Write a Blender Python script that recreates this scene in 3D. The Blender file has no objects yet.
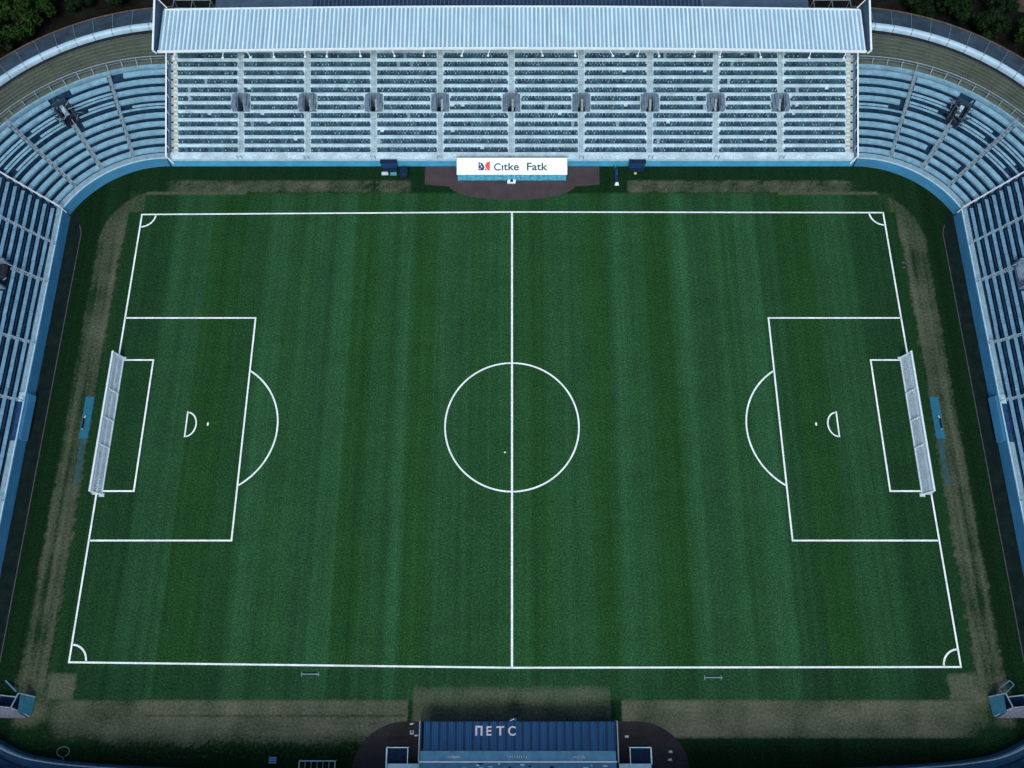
import bpy, math, random
import numpy as np
from mathutils import Vector

R = math.radians
rnd = random.Random(7)
scene = bpy.context.scene
col = scene.collection

# ------------------------------------------------------------------ materials
def new_mat(name):
    m = bpy.data.materials.new(name); m.use_nodes = True
    nt = m.node_tree
    return m, nt, nt.nodes['Principled BSDF']

def mat(name, rgb, rough=0.6, metal=0.0, var=0.18, scale=1.2, stain=0.0, stain_col=(.05, .05, .05),
        fine=0.0, fine_scale=9.0, spec=0.3, streak=None):
    """paint / concrete / metal with two sizes of procedural unevenness and optional dirt patches"""
    m, nt, b = new_mat(name)
    N, L = nt.nodes.new, nt.links.new
    tc = N('ShaderNodeTexCoord')
    mp = N('ShaderNodeMapping'); L(tc.outputs['Object'], mp.inputs['Vector'])
    if streak: mp.inputs['Scale'].default_value = streak
    n1 = N('ShaderNodeTexNoise'); n1.inputs['Scale'].default_value = scale; n1.inputs['Detail'].default_value = 5
    L(mp.outputs['Vector'], n1.inputs['Vector'])
    mr = N('ShaderNodeMapRange'); mr.inputs['From Min'].default_value = .3; mr.inputs['From Max'].default_value = .7
    mr.inputs['To Min'].default_value = 1 - var; mr.inputs['To Max'].default_value = 1 + var
    L(n1.outputs['Fac'], mr.inputs['Value'])
    val = mr.outputs['Result']
    if fine:
        n2 = N('ShaderNodeTexNoise'); n2.inputs['Scale'].default_value = fine_scale; n2.inputs['Detail'].default_value = 3
        L(tc.outputs['Object'], n2.inputs['Vector'])
        mr2 = N('ShaderNodeMapRange'); mr2.inputs['From Min'].default_value = .3; mr2.inputs['From Max'].default_value = .7
        mr2.inputs['To Min'].default_value = 1 - fine; mr2.inputs['To Max'].default_value = 1 + fine
        L(n2.outputs['Fac'], mr2.inputs['Value'])
        mu = N('ShaderNodeMath'); mu.operation = 'MULTIPLY'
        L(val, mu.inputs[0]); L(mr2.outputs['Result'], mu.inputs[1]); val = mu.outputs[0]
    vm = N('ShaderNodeVectorMath'); vm.operation = 'SCALE'
    vm.inputs[0].default_value = rgb; L(val, vm.inputs['Scale'])
    out = vm.outputs['Vector']
    if stain:
        n3 = N('ShaderNodeTexNoise'); n3.inputs['Scale'].default_value = scale * .6; n3.inputs['Detail'].default_value = 8
        n3.inputs['Roughness'].default_value = .7
        L(tc.outputs['Object'], n3.inputs['Vector'])
        m3 = N('ShaderNodeMapRange'); m3.inputs['From Min'].default_value = .52; m3.inputs['From Max'].default_value = .72
        m3.inputs['To Max'].default_value = stain
        L(n3.outputs['Fac'], m3.inputs['Value'])
        mx = N('ShaderNodeMix'); mx.data_type = 'RGBA'
        L(m3.outputs['Result'], mx.inputs['Factor']); L(out, mx.inputs['A']); mx.inputs['B'].default_value = (*stain_col, 1)
        out = mx.outputs['Result']
    L(out, b.inputs['Base Color'])
    b.inputs['Roughness'].default_value = rough; b.inputs['Metallic'].default_value = metal
    b.inputs['Specular IOR Level'].default_value = spec
    return m

def turf_mat():
    m, nt, b = new_mat('turf')
    N, L = nt.nodes.new, nt.links.new
    def math_(op, a, c, clamp=False):
        n = N('ShaderNodeMath'); n.operation = op; n.use_clamp = clamp
        for i, v in enumerate((a, c)):
            if isinstance(v, (int, float)): n.inputs[i].default_value = v
            else: L(v, n.inputs[i])
        return n.outputs[0]
    def mix(f, a, c):
        n = N('ShaderNodeMix'); n.data_type = 'RGBA'
        for k, v in (('Factor', f), ('A', a), ('B', c)):
            if isinstance(v, (int, float)): n.inputs[k].default_value = v
            elif isinstance(v, tuple): n.inputs[k].default_value = (*v, 1)
            else: L(v, n.inputs[k])
        return n.outputs['Result']
    tc = N('ShaderNodeTexCoord')
    def noise(s, d=3, r=.5, scl=None):
        n = N('ShaderNodeTexNoise'); n.inputs['Scale'].default_value = s; n.inputs['Detail'].default_value = d
        n.inputs['Roughness'].default_value = r
        if scl:
            mp = N('ShaderNodeMapping'); mp.inputs['Scale'].default_value = scl
            L(tc.outputs['Object'], mp.inputs['Vector']); L(mp.outputs['Vector'], n.inputs['Vector'])
        else: L(tc.outputs['Object'], n.inputs['Vector'])
        return n.outputs['Fac']
    at = N('ShaderNodeAttribute'); at.attribute_name = 'zone'
    sp = N('ShaderNodeSeparateColor'); L(at.outputs['Color'], sp.inputs['Color'])
    tone, warm, worn = sp.outputs[0], sp.outputs[1], sp.outputs[2]
    weeds = at.outputs['Alpha']
    cool = (.0205, .0770, .0325); warmc = (.0170, .0715, .0190)
    g = mix(warm, cool, warmc)
    # worn soil and dead grass
    nb = noise(3.2, 6, .75); ns = noise(.35, 5, .65)
    soil = mix(nb, (.050, .058, .042), (.250, .250, .195))
    soil = mix(math_('MULTIPLY', ns, .75), soil, (.045, .075, .035))
    wf = math_('ADD', worn, math_('MULTIPLY', math_('SUBTRACT', nb, .5), 1.7))
    wf = math_('ADD', wf, math_('MULTIPLY', math_('SUBTRACT', ns, .5), .55))
    wf = math_('MULTIPLY', wf, math_('MULTIPLY', worn, 4, True), True)
    wd = math_('MULTIPLY', g and weeds, math_('MULTIPLY', math_('SUBTRACT', noise(2.2, 4, .8), .54), 7, True), True)
    f1 = noise(4.2, 3, .95)
    f2 = noise(.9, 4, .6)
    f3 = noise(1.0, 4, .7, (.75, .006, 1))
    k = math_('ADD', .28, math_('MULTIPLY', math_('POWER', math_('MULTIPLY', f1, 2.0), 3.2), .64))
    k = math_('MULTIPLY', k, math_('ADD', .75, math_('MULTIPLY', f2, .5)))
    k = math_('MULTIPLY', k, math_('ADD', .44, math_('MULTIPLY', f3, 1.12)))
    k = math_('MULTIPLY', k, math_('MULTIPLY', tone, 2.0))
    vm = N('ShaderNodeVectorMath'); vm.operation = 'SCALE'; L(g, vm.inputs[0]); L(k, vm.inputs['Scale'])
    c = mix(wd, vm.outputs['Vector'], (.035, .085, .022))
    c = mix(wf, c, soil)
    L(c, b.inputs['Base Color'])
    b.inputs['Roughness'].default_value = .9; b.inputs['Specular IOR Level'].default_value = .02
    bp = N('ShaderNodeBump'); bp.inputs['Strength'].default_value = .5; bp.inputs['Distance'].default_value = .06
    L(f1, bp.inputs['Height']); L(bp.outputs['Normal'], b.inputs['Normal'])
    return m

def leaf_mat(name, c1, c2):
    m, nt, b = new_mat(name)
    N, L = nt.nodes.new, nt.links.new
    tc = N('ShaderNodeTexCoord')
    n = N('ShaderNodeTexNoise'); n.inputs['Scale'].default_value = 1.4; n.inputs['Detail'].default_value = 6
    L(tc.outputs['Object'], n.inputs['Vector'])
    r = N('ShaderNodeMapRange'); r.inputs['From Min'].default_value = .35; r.inputs['From Max'].default_value = .68
    L(n.outputs['Fac'], r.inputs['Value'])
    mx = N('ShaderNodeMix'); mx.data_type = 'RGBA'
    L(r.outputs['Result'], mx.inputs['Factor']); mx.inputs['A'].default_value = (*c1, 1); mx.inputs['B'].default_value = (*c2, 1)
    L(mx.outputs['Result'], b.inputs['Base Color']); b.inputs['Roughness'].default_value = .7
    b.inputs['Specular IOR Level'].default_value = .04
    return m

def seat_mat():
    m, nt, b = new_mat('seat_plastic')
    N, L = nt.nodes.new, nt.links.new
    at = N('ShaderNodeAttribute'); at.attribute_name = 'zone'
    L(at.outputs['Color'], b.inputs['Base Color']); b.inputs['Roughness'].default_value = .45
    return m

M = {}
M['turf'] = turf_mat()
M['line'] = mat('line_paint', (.84, .93, .95), .8, var=.14, scale=.6, fine=.16, fine_scale=5, stain=.45, stain_col=(.25, .42, .32), spec=.05)
M['ground'] = mat('outer_ground', (.0085, .0085, .007), .95, var=.5, scale=.35, stain=.7, stain_col=(.012, .03, .012), fine=.4, fine_scale=3, spec=.05)
M['dirt'] = mat('dirt', (.060, .045, .035), .95, var=.4, scale=.8, fine=.35, fine_scale=5, spec=.05)
M['track'] = mat('track_asphalt', (.0058, .0140, .0135), .9, var=.35, scale=.7, fine=.35, fine_scale=7, spec=.04)
M['apron_red'] = mat('apron_red', (.064, .052, .057), .9, var=.16, scale=.5, fine=.22, fine_scale=6, spec=.08)
M['apron_grey'] = mat('apron_grey', (.026, .027, .030), .9, var=.22, scale=.5, fine=.3, fine_scale=6, stain=.3, stain_col=(.018, .018, .02), spec=.06)
M['kerb'] = mat('kerb_stone', (.065, .060, .072), .85, var=.3, scale=1.5)
M['concrete'] = mat('pale_concrete', (.50, .68, .75), .8, var=.16, scale=.55, stain=.40, stain_col=(.26, .33, .36), fine=.22, fine_scale=5)
M['aisle'] = mat('aisle_concrete', (.36, .48, .53), .85, var=.16, scale=1.1, stain=.35, stain_col=(.28, .28, .26), fine=.2, fine_scale=6)
M['seat'] = seat_mat()
M['vom'] = mat('grey_blue_concrete', (.13, .20, .27), .8, var=.25, scale=1.5, fine=.25, fine_scale=7)
M['dark'] = mat('dark_recess', (.018, .022, .032), .9, var=.3, scale=1.5, spec=.03)
M['wall_blue'] = mat('blue_wall_paint', (.038, .185, .33), .55, var=.14, scale=.7, streak=(.5, .5, 2), stain=.4, stain_col=(.05, .18, .30))
M['wall_blue_main'] = mat('sky_blue_wall_paint', (.065, .33, .53), .55, var=.14, scale=.6, stain=.3, stain_col=(.06, .24, .42))
M['coping'] = mat('white_coping', (.36, .56, .65), .6, var=.12, scale=1.2)
M['white'] = mat('white_steel_paint', (.74, .86, .88), .45, var=.08, scale=2)
M['offwhite'] = mat('grubby_white_paint', (.50, .58, .62), .55, var=.2, scale=2.5, stain=.4, stain_col=(.25, .27, .27))
M['yellow'] = mat('yellow_nosing_paint', (.78, .70, .48), .7, var=.3, scale=3)
M['roof_sheet'] = mat('pale_roof_sheet', (.23, .42, .52), .5, var=.13, scale=.9, streak=(1.2, .18, 1), stain=.35, stain_col=(.20, .33, .42))
M['roof_seam'] = mat('white_roof_seam', (.68, .84, .90), .45, var=.12, scale=1.4, streak=(1, .2, 1))
M['gable'] = mat('gable_slate_paint', (.055, .10, .15), .6, var=.2, scale=1.5)
M['walk'] = mat('grey_walkway', (.20, .33, .40), .85, var=.14, scale=1.2, fine=.2, fine_scale=6)
M['deck'] = mat('navy_deck', (.011, .038, .078), .75, var=.4, scale=1.3, spec=.08)
M['bench'] = mat('light_blue_bench', (.185, .36, .46), .55, var=.22, scale=1.0, stain=.40, stain_col=(.15, .30, .42), fine=.15, fine_scale=5)
M['bench_end'] = mat('mid_blue_bench', (.125, .265, .37), .55, var=.22, scale=1.0, stain=.45, stain_col=(.12, .22, .36), fine=.15, fine_scale=5)
M['rail'] = mat('galvanised_rail', (.26, .36, .42), .5, .3, var=.2, scale=2)
M['stair'] = mat('grey_stair', (.17, .25, .29), .8, var=.22, scale=2)
M['olive'] = mat('mossy_terrace', (.066, .088, .070), .9, var=.16, scale=.5, stain=.5, stain_col=(.062, .078, .048), fine=.2, fine_scale=5)
M['olive_nose'] = mat('worn_step_edge', (.088, .115, .092), .9, var=.25, scale=.8)
M['parapet'] = mat('blue_white_parapet', (.38, .56, .67), .5, var=.13, scale=.8, stain=.3, stain_col=(.2, .32, .45))
M['canopy'] = mat('dark_slate_sheet', (.034, .060, .085), .5, var=.35, scale=.5, stain=.5, stain_col=(.02, .03, .04), spec=.12)
M['rust'] = mat('rusty_gutter', (.11, .075, .065), .8, var=.4, scale=2.5)
M['club_roof'] = mat('navy_ribbed_roof', (.022, .05, .10), .6, var=.25, scale=.8, spec=.1)
M['club_flat'] = mat('blue_grey_flat_roof', (.055, .10, .15), .8, var=.18, scale=.6, stain=.4, stain_col=(.035, .065, .10), spec=.1)
M['navy'] = mat('navy_paint', (.012, .05, .14), .45, var=.25, scale=2)
M['navy_dark'] = mat('dark_navy_fabric', (.010, .028, .060), .7, var=.3, scale=3, spec=.05)
M['deep_blue'] = mat('deep_blue_wall_paint', (.020, .075, .135), .55, var=.2, scale=.8, stain=.4, stain_col=(.012, .04, .08), spec=.1)
M['royal'] = mat('royal_blue_sheet', (.0055, .054, .145), .45, var=.18, scale=1.0, streak=(1.5, .3, 1), stain=.3, stain_col=(.008, .04, .11), spec=.1)
M['royal_dark'] = mat('dark_blue_sheet', (.004, .022, .07), .5, var=.2, scale=1.2, spec=.1)
M['steel_blue'] = mat('steel_blue_sheet', (.085, .26, .40), .5, var=.16, scale=1.2, stain=.4, stain_col=(.03, .09, .15), spec=.1)
M['ice'] = mat('ice_blue_deck', (.55, .82, .88), .6, var=.16, scale=1.2, stain=.35, stain_col=(.10, .24, .33))
M['sign'] = mat('white_sign_board', (.86, .95, .94), .4, var=.03, scale=1.5)
M['ink'] = mat('dark_teal_lettering', (.045, .085, .11), .5, var=.2, scale=4)
M['letter'] = mat('faded_white_lettering', (.42, .42, .47), .6, var=.35, scale=5)
M['cyan'] = mat('cyan_panel', (.10, .45, .62), .35, var=.35, scale=2.2, stain=.5, stain_col=(.05, .28, .48))
M['red'] = mat('emblem_red', (.75, .10, .08), .5, var=.1)
M['emblem_blue'] = mat('emblem_blue', (.035, .045, .20), .5, var=.1)
M['mat_blue'] = mat('teal_blue_rubber', (.012, .125, .20), .7, var=.2, scale=1.5)
M['mat_faded'] = mat('faded_teal_rubber', (.022, .070, .072), .9, var=.3, scale=1.2)
M['net'] = mat('net_cord', (.70, .86, .92), .8, var=.1)
M['teal'] = mat('teal_sheet', (.022, .13, .19), .5, var=.2, scale=3)
M['pale_print'] = mat('faded_print_panel', (.11, .125, .17), .6, var=.5, scale=5)
M['black'] = mat('black_rubber', (.008, .008, .012), .6, var=.2)
M['trunk'] = mat('bark', (.020, .016, .012), .9, var=.3, scale=3)
M['leaf_a'] = leaf_mat('foliage_dark', (.005, .014, .006), (.014, .034, .012))
M['leaf_b'] = leaf_mat('foliage_mid', (.006, .020, .006), (.030, .075, .014))
M['green'] = mat('green_plastic', (.02, .35, .20), .4)
M['cream'] = mat('cream_plastic', (.5, .45, .25), .4)

# ------------------------------------------------------------------ mesh builder
class MB:
    def __init__(s): s.v = []; s.f = []; s.mi = []
    def face(s, pts, mi=0):
        b = len(s.v); s.v += [tuple(p) for p in pts]; s.f.append(tuple(range(b, b + len(pts)))); s.mi.append(mi)
    def hexa(s, p, mi=0):
        """p: 8 points, bottom ring 0-3, top ring 4-7"""
        b = len(s.v); s.v += [tuple(q) for q in p]
        for f in ((3, 2, 1, 0), (4, 5, 6, 7), (0, 1, 5, 4), (1, 2, 6, 5), (2, 3, 7, 6), (3, 0, 4, 7)):
            s.f.append(tuple(b + i for i in f)); s.mi.append(mi)
        return s
    def box(s, x0, x1, y0, y1, z0, z1, mi=0):
        if x0 > x1: x0, x1 = x1, x0
        if y0 > y1: y0, y1 = y1, y0
        return s.hexa([(x0, y0, z0), (x1, y0, z0), (x1, y1, z0), (x0, y1, z0), (x0, y0, z1), (x1, y0, z1), (x1, y1, z1), (x0, y1, z1)], mi)
    def bar(s, p, q, w, h=None, mi=0):
        """rectangular bar from p to q (axis through the middle)"""
        p, q = Vector(p), Vector(q); h = h or w
        d = (q - p).normalized(); u = Vector((0, 0, 1)) if abs(d.z) < .95 else Vector((0, 1, 0))
        a = d.cross(u).normalized() * w / 2; c = a.cross(d).normalized() * h / 2
        return s.hexa([p - a - c, p + a - c, q + a - c, q - a - c, p - a + c, p + a + c, q + a + c, q - a + c], mi)
    def tube(s, p, q, r, n=8, mi=0):
        p, q = Vector(p), Vector(q); d = (q - p).normalized()
        u = Vector((0, 0, 1)) if abs(d.z) < .95 else Vector((0, 1, 0))
        a = d.cross(u).normalized(); c = a.cross(d).normalized()
        b = len(s.v)
        for o in (p, q):
            for i in range(n):
                t = 2 * math.pi * i / n; s.v.append(tuple(o + (a * math.cos(t) + c * math.sin(t)) * r))
        for i in range(n):
            j = (i + 1) % n; s.f.append((b + i, b + j, b + n + j, b + n + i)); s.mi.append(mi)
        s.f.append(tuple(b + i for i in reversed(range(n)))); s.f.append(tuple(b + n + i for i in range(n))); s.mi += [mi, mi]
        return s
    def sweep(s, place, sl, poly, mi=0):
        """closed profile poly [(d,z)...] swept over the stations sl; place(s,d,z)->xyz"""
        n = len(poly); b = len(s.v)
        for st in sl: s.v += [tuple(place(st, d, z)) for d, z in poly]
        for k in range(len(sl) - 1):
            for i in range(n):
                j = (i + 1) % n
                s.f.append((b + k * n + i, b + k * n + j, b + (k + 1) * n + j, b + (k + 1) * n + i)); s.mi.append(mi)
        s.f.append(tuple(b + i for i in reversed(range(n)))); s.mi.append(mi)
        e = b + (len(sl) - 1) * n; s.f.append(tuple(e + i for i in range(n))); s.mi.append(mi)
        return s
    def build(s, name, mats, parent=None, loc=None, bevel=0, smooth=False):
        if not isinstance(mats, (list, tuple)): mats = [mats]
        o0 = Vector((0, 0, 0))
        if parent is not None:
            p = parent
            while p is not None: o0 += p.location; p = p.parent
        elif loc is not None: o0 = Vector(loc)
        me = bpy.data.meshes.new(name)
        me.from_pydata([(x - o0.x, y - o0.y, z - o0.z) for x, y, z in s.v], [], s.f)
        for m in mats: me.materials.append(m)
        me.polygons.foreach_set('material_index', s.mi)
        if smooth: me.polygons.foreach_set('use_smooth', [True] * len(s.f))
        me.validate(); me.update()
        # consistent outward normals
        import bmesh
        bm = bmesh.new(); bm.from_mesh(me); bmesh.ops.recalc_face_normals(bm, faces=bm.faces); bm.to_mesh(me); bm.free()
        o = bpy.data.objects.new(name, me); col.objects.link(o)
        if parent is not None: o.parent = parent
        elif loc is not None: o.location = loc
        if bevel:
            bv = o.modifiers.new('bevel', 'BEVEL'); bv.width = bevel; bv.segments = 2; bv.limit_method = 'ANGLE'
        return o

def tag(o, label=None, cat=None, group=None, kind=None):
    if label: o['label'] = label
    if cat: o['category'] = cat
    if group: o['group'] = group
    if kind: o['kind'] = kind
    return o
def empty(name, loc, label, cat, group=None):
    o = bpy.data.objects.new(name, None); col.objects.link(o); o.location = loc; o.empty_display_size = .5
    return tag(o, label, cat, group)
def struct(o): o['kind'] = 'structure'; return o
def copy_tree(o, parent=None):
    c = o.copy(); col.objects.link(c)
    if parent is not None: c.parent = parent
    for ch in [x for x in bpy.data.objects if x.parent == o]: copy_tree(ch, c)
    return c

# ------------------------------------------------------------------ ground and turf
mb = MB(); mb.face([(-900, -900, -.03), (900, -900, -.03), (900, 900, -.03), (-900, 900, -.03)])
struct(mb.build('ground', M['ground']))

rs = np.random.RandomState(3)
def wave_noise(X, Y, sc, seed, n=14):
    r = np.random.RandomState(seed); o = np.zeros_like(X)
    for _ in range(n):
        a = r.uniform(0, 2 * np.pi); k = r.uniform(.5, 1.8) / sc
        o += np.sin((X * np.cos(a) + Y * np.sin(a)) * k * 2 * np.pi + r.uniform(0, 6.28))
    return o / math.sqrt(n) * 1.2
def sst(a, b, x):
    t = np.clip((x - a) / (b - a), 0, 1); return t * t * (3 - 2 * t)
def band(x, a, b, e): return sst(a - e, a + e, x) * (1 - sst(b - e, b + e, x))

# mowing stripes: (left X, tone, warm) – measured across the turf
STR = [(-70, .33, .30), (-50.0, .49, .10), (-44.4, .41, .85), (-39.5, .40, .45), (-35.8, .60, .10), (-32.8, .50, .45), (-29.8, .54, .3),
       (-28.0, .45, .10), (-25.7, .60, .12), (-23.0, .43, .85), (-19.7, .49, .45), (-16.4, .58, .10), (-14.2, .44, .9),
       (-11.0, .50, .25), (-6.1, .45, .55), (-2.3, .51, .55), (0, .51, .55), (2.0, .44, .75), (5.0, .52, .4), (10.7, .43, .9), (13.8, .58, .15),
       (16.7, .50, .45), (19.4, .42, .9), (23.3, .60, .10), (26.0, .46, .15), (29.0, .54, .3), (30.4, .50, .35), (32.8, .61, .08), (36.1, .40, .25),
       (39.4, .40, .85), (44.0, .49, .15), (49.8, .33, .30), (70, .33, .3)]
def stripes(X):
    tone = np.full_like(X, STR[0][1]); warm = np.full_like(X, STR[0][2])
    for (x0, t, w), (_, tp, wp) in zip(STR[1:], STR[:-1]):
        wd_ = .3 if abs(x0) > 39 else .75
        s_ = sst(x0 - wd_, x0 + wd_, X); tone += (t - tp) * s_ * (.68 if abs(x0) < 39 else .85); warm += (w - wp) * s_
    return tone, warm

def zone(X, Y):
    A = np.abs(X)
    tone, warm = stripes(X)
    n1 = wave_noise(X, Y, 4.0, 5); n2 = wave_noise(X, Y, 12., 9); n3 = wave_noise(X, Y, 1.3, 15)
    tone = tone * (1 + .03 * n1 + .03 * n2) * (1.16 - .16 * np.clip(A / 55, 0, 1) ** 2)  # patchy tone, plus lens edge darkening painted towards both ends
    worn = np.zeros_like(X); weeds = np.zeros_like(X)
    # margins outside the lines
    out_s = sst(55.4, 55.8, A)
    tone = tone * (1 - out_s) + out_s * (.265 + .03 * (A > 56.4)); warm = warm * (1 - out_s) + .45 * out_s
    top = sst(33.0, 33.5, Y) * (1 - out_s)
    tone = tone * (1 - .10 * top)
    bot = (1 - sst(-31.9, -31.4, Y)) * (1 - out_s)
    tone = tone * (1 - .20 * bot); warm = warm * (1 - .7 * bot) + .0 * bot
    # outer green belt
    outer = np.maximum(np.maximum(sst(57.2, 57.6, A), sst(36.2, 36.6, Y)), 1 - sst(-35.5, -35.1, Y))
    tone = tone * (1 - outer) + outer * .19; warm = warm * (1 - outer) + .40 * outer
    belt = sst(60.8, 61.3, A); tone = tone * (1 - belt * .25)
    # side worn strips with a cut corner at the top
    outer_x = 61.0 + .12 * n1
    corner = np.hypot(np.maximum(A - 52.5, 0) / 8.6, np.maximum(Y - 28.0, 0) / 9.0)
    side = band(A + .12 * n3, 57.55, 61.0, .40) * (1 - sst(29.0, 30.0, Y)) * sst(-36.5, -33, Y)
    side = np.maximum(side, (1 - sst(.97, 1.01, corner)) * sst(57.1, 57.5, A) * (Y > 28))
    patch = (A > 55.1) * (A < 58) * (Y > 33.2) * (1 - sst(.97, 1.01, corner))
    side = np.maximum(side, patch * .62)
    worn = np.maximum(worn, side * (.34 + .08 * n2 + .05 * n1 + .10 * wave_noise(A, A * 0 + Y * .02, .8, 21) + .14 * (A < 58.6)))
    # top worn strip
    tb = band(Y, 36.5, 38.6, .35) * (1 - sst(50, 53.5, A)) * sst(15.0, 15.6, A)
    tb *= np.where(X < 0, 1, np.where(X > 17.5, 1, 0)); 
    worn = np.maximum(worn, tb * (.42 + .13 * n1 + .08 * n3))
    thin = band(Y, 36.15, 36.65, .18) * (A < 55) * (A > 40); worn = np.maximum(worn, thin * .55)
    # bottom worn strip
    n4 = wave_noise(X, Y, .7, 33)
    bx = (1 - sst(-12.75, -12.5, X)) + sst(13.3, 13.6, X)
    edge = np.where(X < 0, 1.5, .25)
    bb = (1 - sst(-35.45, -35.15, Y)) * sst(-39.5 - edge, -39.5 + edge * .6, Y + (.18 * n2 + .10 * n3 + .20 * n4) * (edge > 1)) * bx * (1 - sst(55.0, 59.5, A + .8 * np.maximum(-37 - Y, 0)))
    worn = np.maximum(worn, bb * (.72 + .10 * n1 + .10 * n2 - .26 * sst(35, 56, -X)))
    # seam line along the left strip
    seam = band(Y, -37.16, -37.02, .05) * (X < -13) * (X > -45); tone = tone * (1 - .4 * seam); worn = worn - seam * .35
    # corner where side strip and bottom strip meet
    cm = band(A, 56.5, 61.3, .8) * band(Y, -38.3, -32.2, .8); worn = np.maximum(worn, cm * (.42 + .15 * n1))
    sq = band(A, 53.95 + .12 * n3, 57.2, .3) * band(Y, -35.2, -32.25 + .1 * n3, .3); worn = np.maximum(worn, sq * .62)
    # trodden middle in front of the blue dugout
    md = sst(-12.4, -12.0, X) * (1 - sst(11.9, 12.3, X)) * (1 - sst(-34.6, -33.1, Y))
    worn = np.maximum(worn, md * (.54 + .10 * n1)); tone = tone * (1 - .1 * md)
    gl = band(X, -12.7, -12.3, .1) * (Y < -34.8) + band(X, 12.3, 13.4, .1) * (Y < -34.8) * (Y > -37)
    worn = worn * (1 - np.clip(gl, 0, 1)); 
    low = 1 - sst(-41.6, -39.3, Y + .15 * n1 + .15 * n4)  # near stand's shade painted into the turf tone along the bottom
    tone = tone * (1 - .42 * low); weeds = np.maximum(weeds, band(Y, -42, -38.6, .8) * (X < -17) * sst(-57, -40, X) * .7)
    weeds = np.maximum(weeds, band(A, 55, 60, 1.5) * (Y < -35.5) * (X < 0) * .6)
    return np.clip(tone, .02, 1), np.clip(warm, 0, 1), np.clip(worn, 0, 1), np.clip(weeds, 0, 1)

def turf_grid(name, x0, x1, y0, y1, st, z):
    nx = int((x1 - x0) / st) + 1; ny = int((y1 - y0) / st) + 1
    xs = np.linspace(x0, x1, nx); ys = np.linspace(y0, y1, ny)
    X, Y = np.meshgrid(xs, ys)
    co = np.stack([X, Y, np.full_like(X, z)], -1).reshape(-1, 3)
    i = np.arange(nx * ny).reshape(ny, nx)
    q = np.stack([i[:-1, :-1], i[:-1, 1:], i[1:, 1:], i[1:, :-1]], -1).reshape(-1, 4)
    me = bpy.data.meshes.new(name)
    me.vertices.add(len(co)); me.vertices.foreach_set('co', co.ravel())
    me.loops.add(q.size); me.loops.foreach_set('vertex_index', q.ravel())
    me.polygons.add(len(q)); me.polygons.foreach_set('loop_start', np.arange(0, q.size, 4)); me.polygons.foreach_set('loop_total', np.full(len(q), 4))
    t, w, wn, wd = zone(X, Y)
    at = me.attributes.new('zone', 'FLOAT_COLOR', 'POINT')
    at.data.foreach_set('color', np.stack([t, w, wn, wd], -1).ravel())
    me.materials.append(M['turf']); me.update(); me.validate()
    o = bpy.data.objects.new(name, me); col.objects.link(o); return struct(o)
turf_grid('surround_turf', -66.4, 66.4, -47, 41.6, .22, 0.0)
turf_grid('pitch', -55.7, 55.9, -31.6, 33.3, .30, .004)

# ------------------------------------------------------------------ painted lines
LW = .22
lines = MB(); ZL = .0085
def line(p, q, w=LW, ext=0.0):
    p, q = Vector((*p, ZL)), Vector((*q, ZL)); d = (q - p).normalized(); a = Vector((-d.y, d.x, 0)) * w / 2
    p = p - d * ext; q = q + d * ext
    lines.face([p - a, q - a, q + a, p + a])
def arc(c, r, a0, a1, w=LW, n=64, ry=None):
    ry = ry or r
    for i in range(n):
        t0, t1 = a0 + (a1 - a0) * i / n, a0 + (a1 - a0) * (i + 1) / n
        f = lambda t, k: (c[0] + (r + k) * math.cos(t), c[1] + (ry + k) * math.sin(t), ZL)
        lines.face([f(t0, -w / 2), f(t0, w / 2), f(t1, w / 2), f(t1, -w / 2)])
TL, TM, TR = (-55.24, 32.73), (0, 33.16), (55.45, 33.05)
BL, BM, BR = (-55.19, -30.85), (0, -31.50), (55.83, -31.41)
h = LW / 2
line(TL, TM, ext=h); line((h, 33.16), TR, ext=0)          # touch lines butt against the rest
line((BL[0] - h, BL[1]), BM); line(BM, (BR[0] + h, BR[1]))
line((TM[0], TM[1] - h), (BM[0], BM[1] + h), .27)
line((TL[0], TL[1] - h), (BL[0], BL[1] + h)); line((TR[0] + .0, TR[1] + h), (BR[0], BR[1] + h))
for sg in (-1, 1):                                        # the parts of the circle stop at the halfway line
    a = math.asin(.135 / 9.14)
    arc((0, -.13), 9.14, -math.pi / 2 + a if sg > 0 else math.pi / 2 + a, math.pi / 2 - a if sg > 0 else 3 * math.pi / 2 - a)
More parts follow.
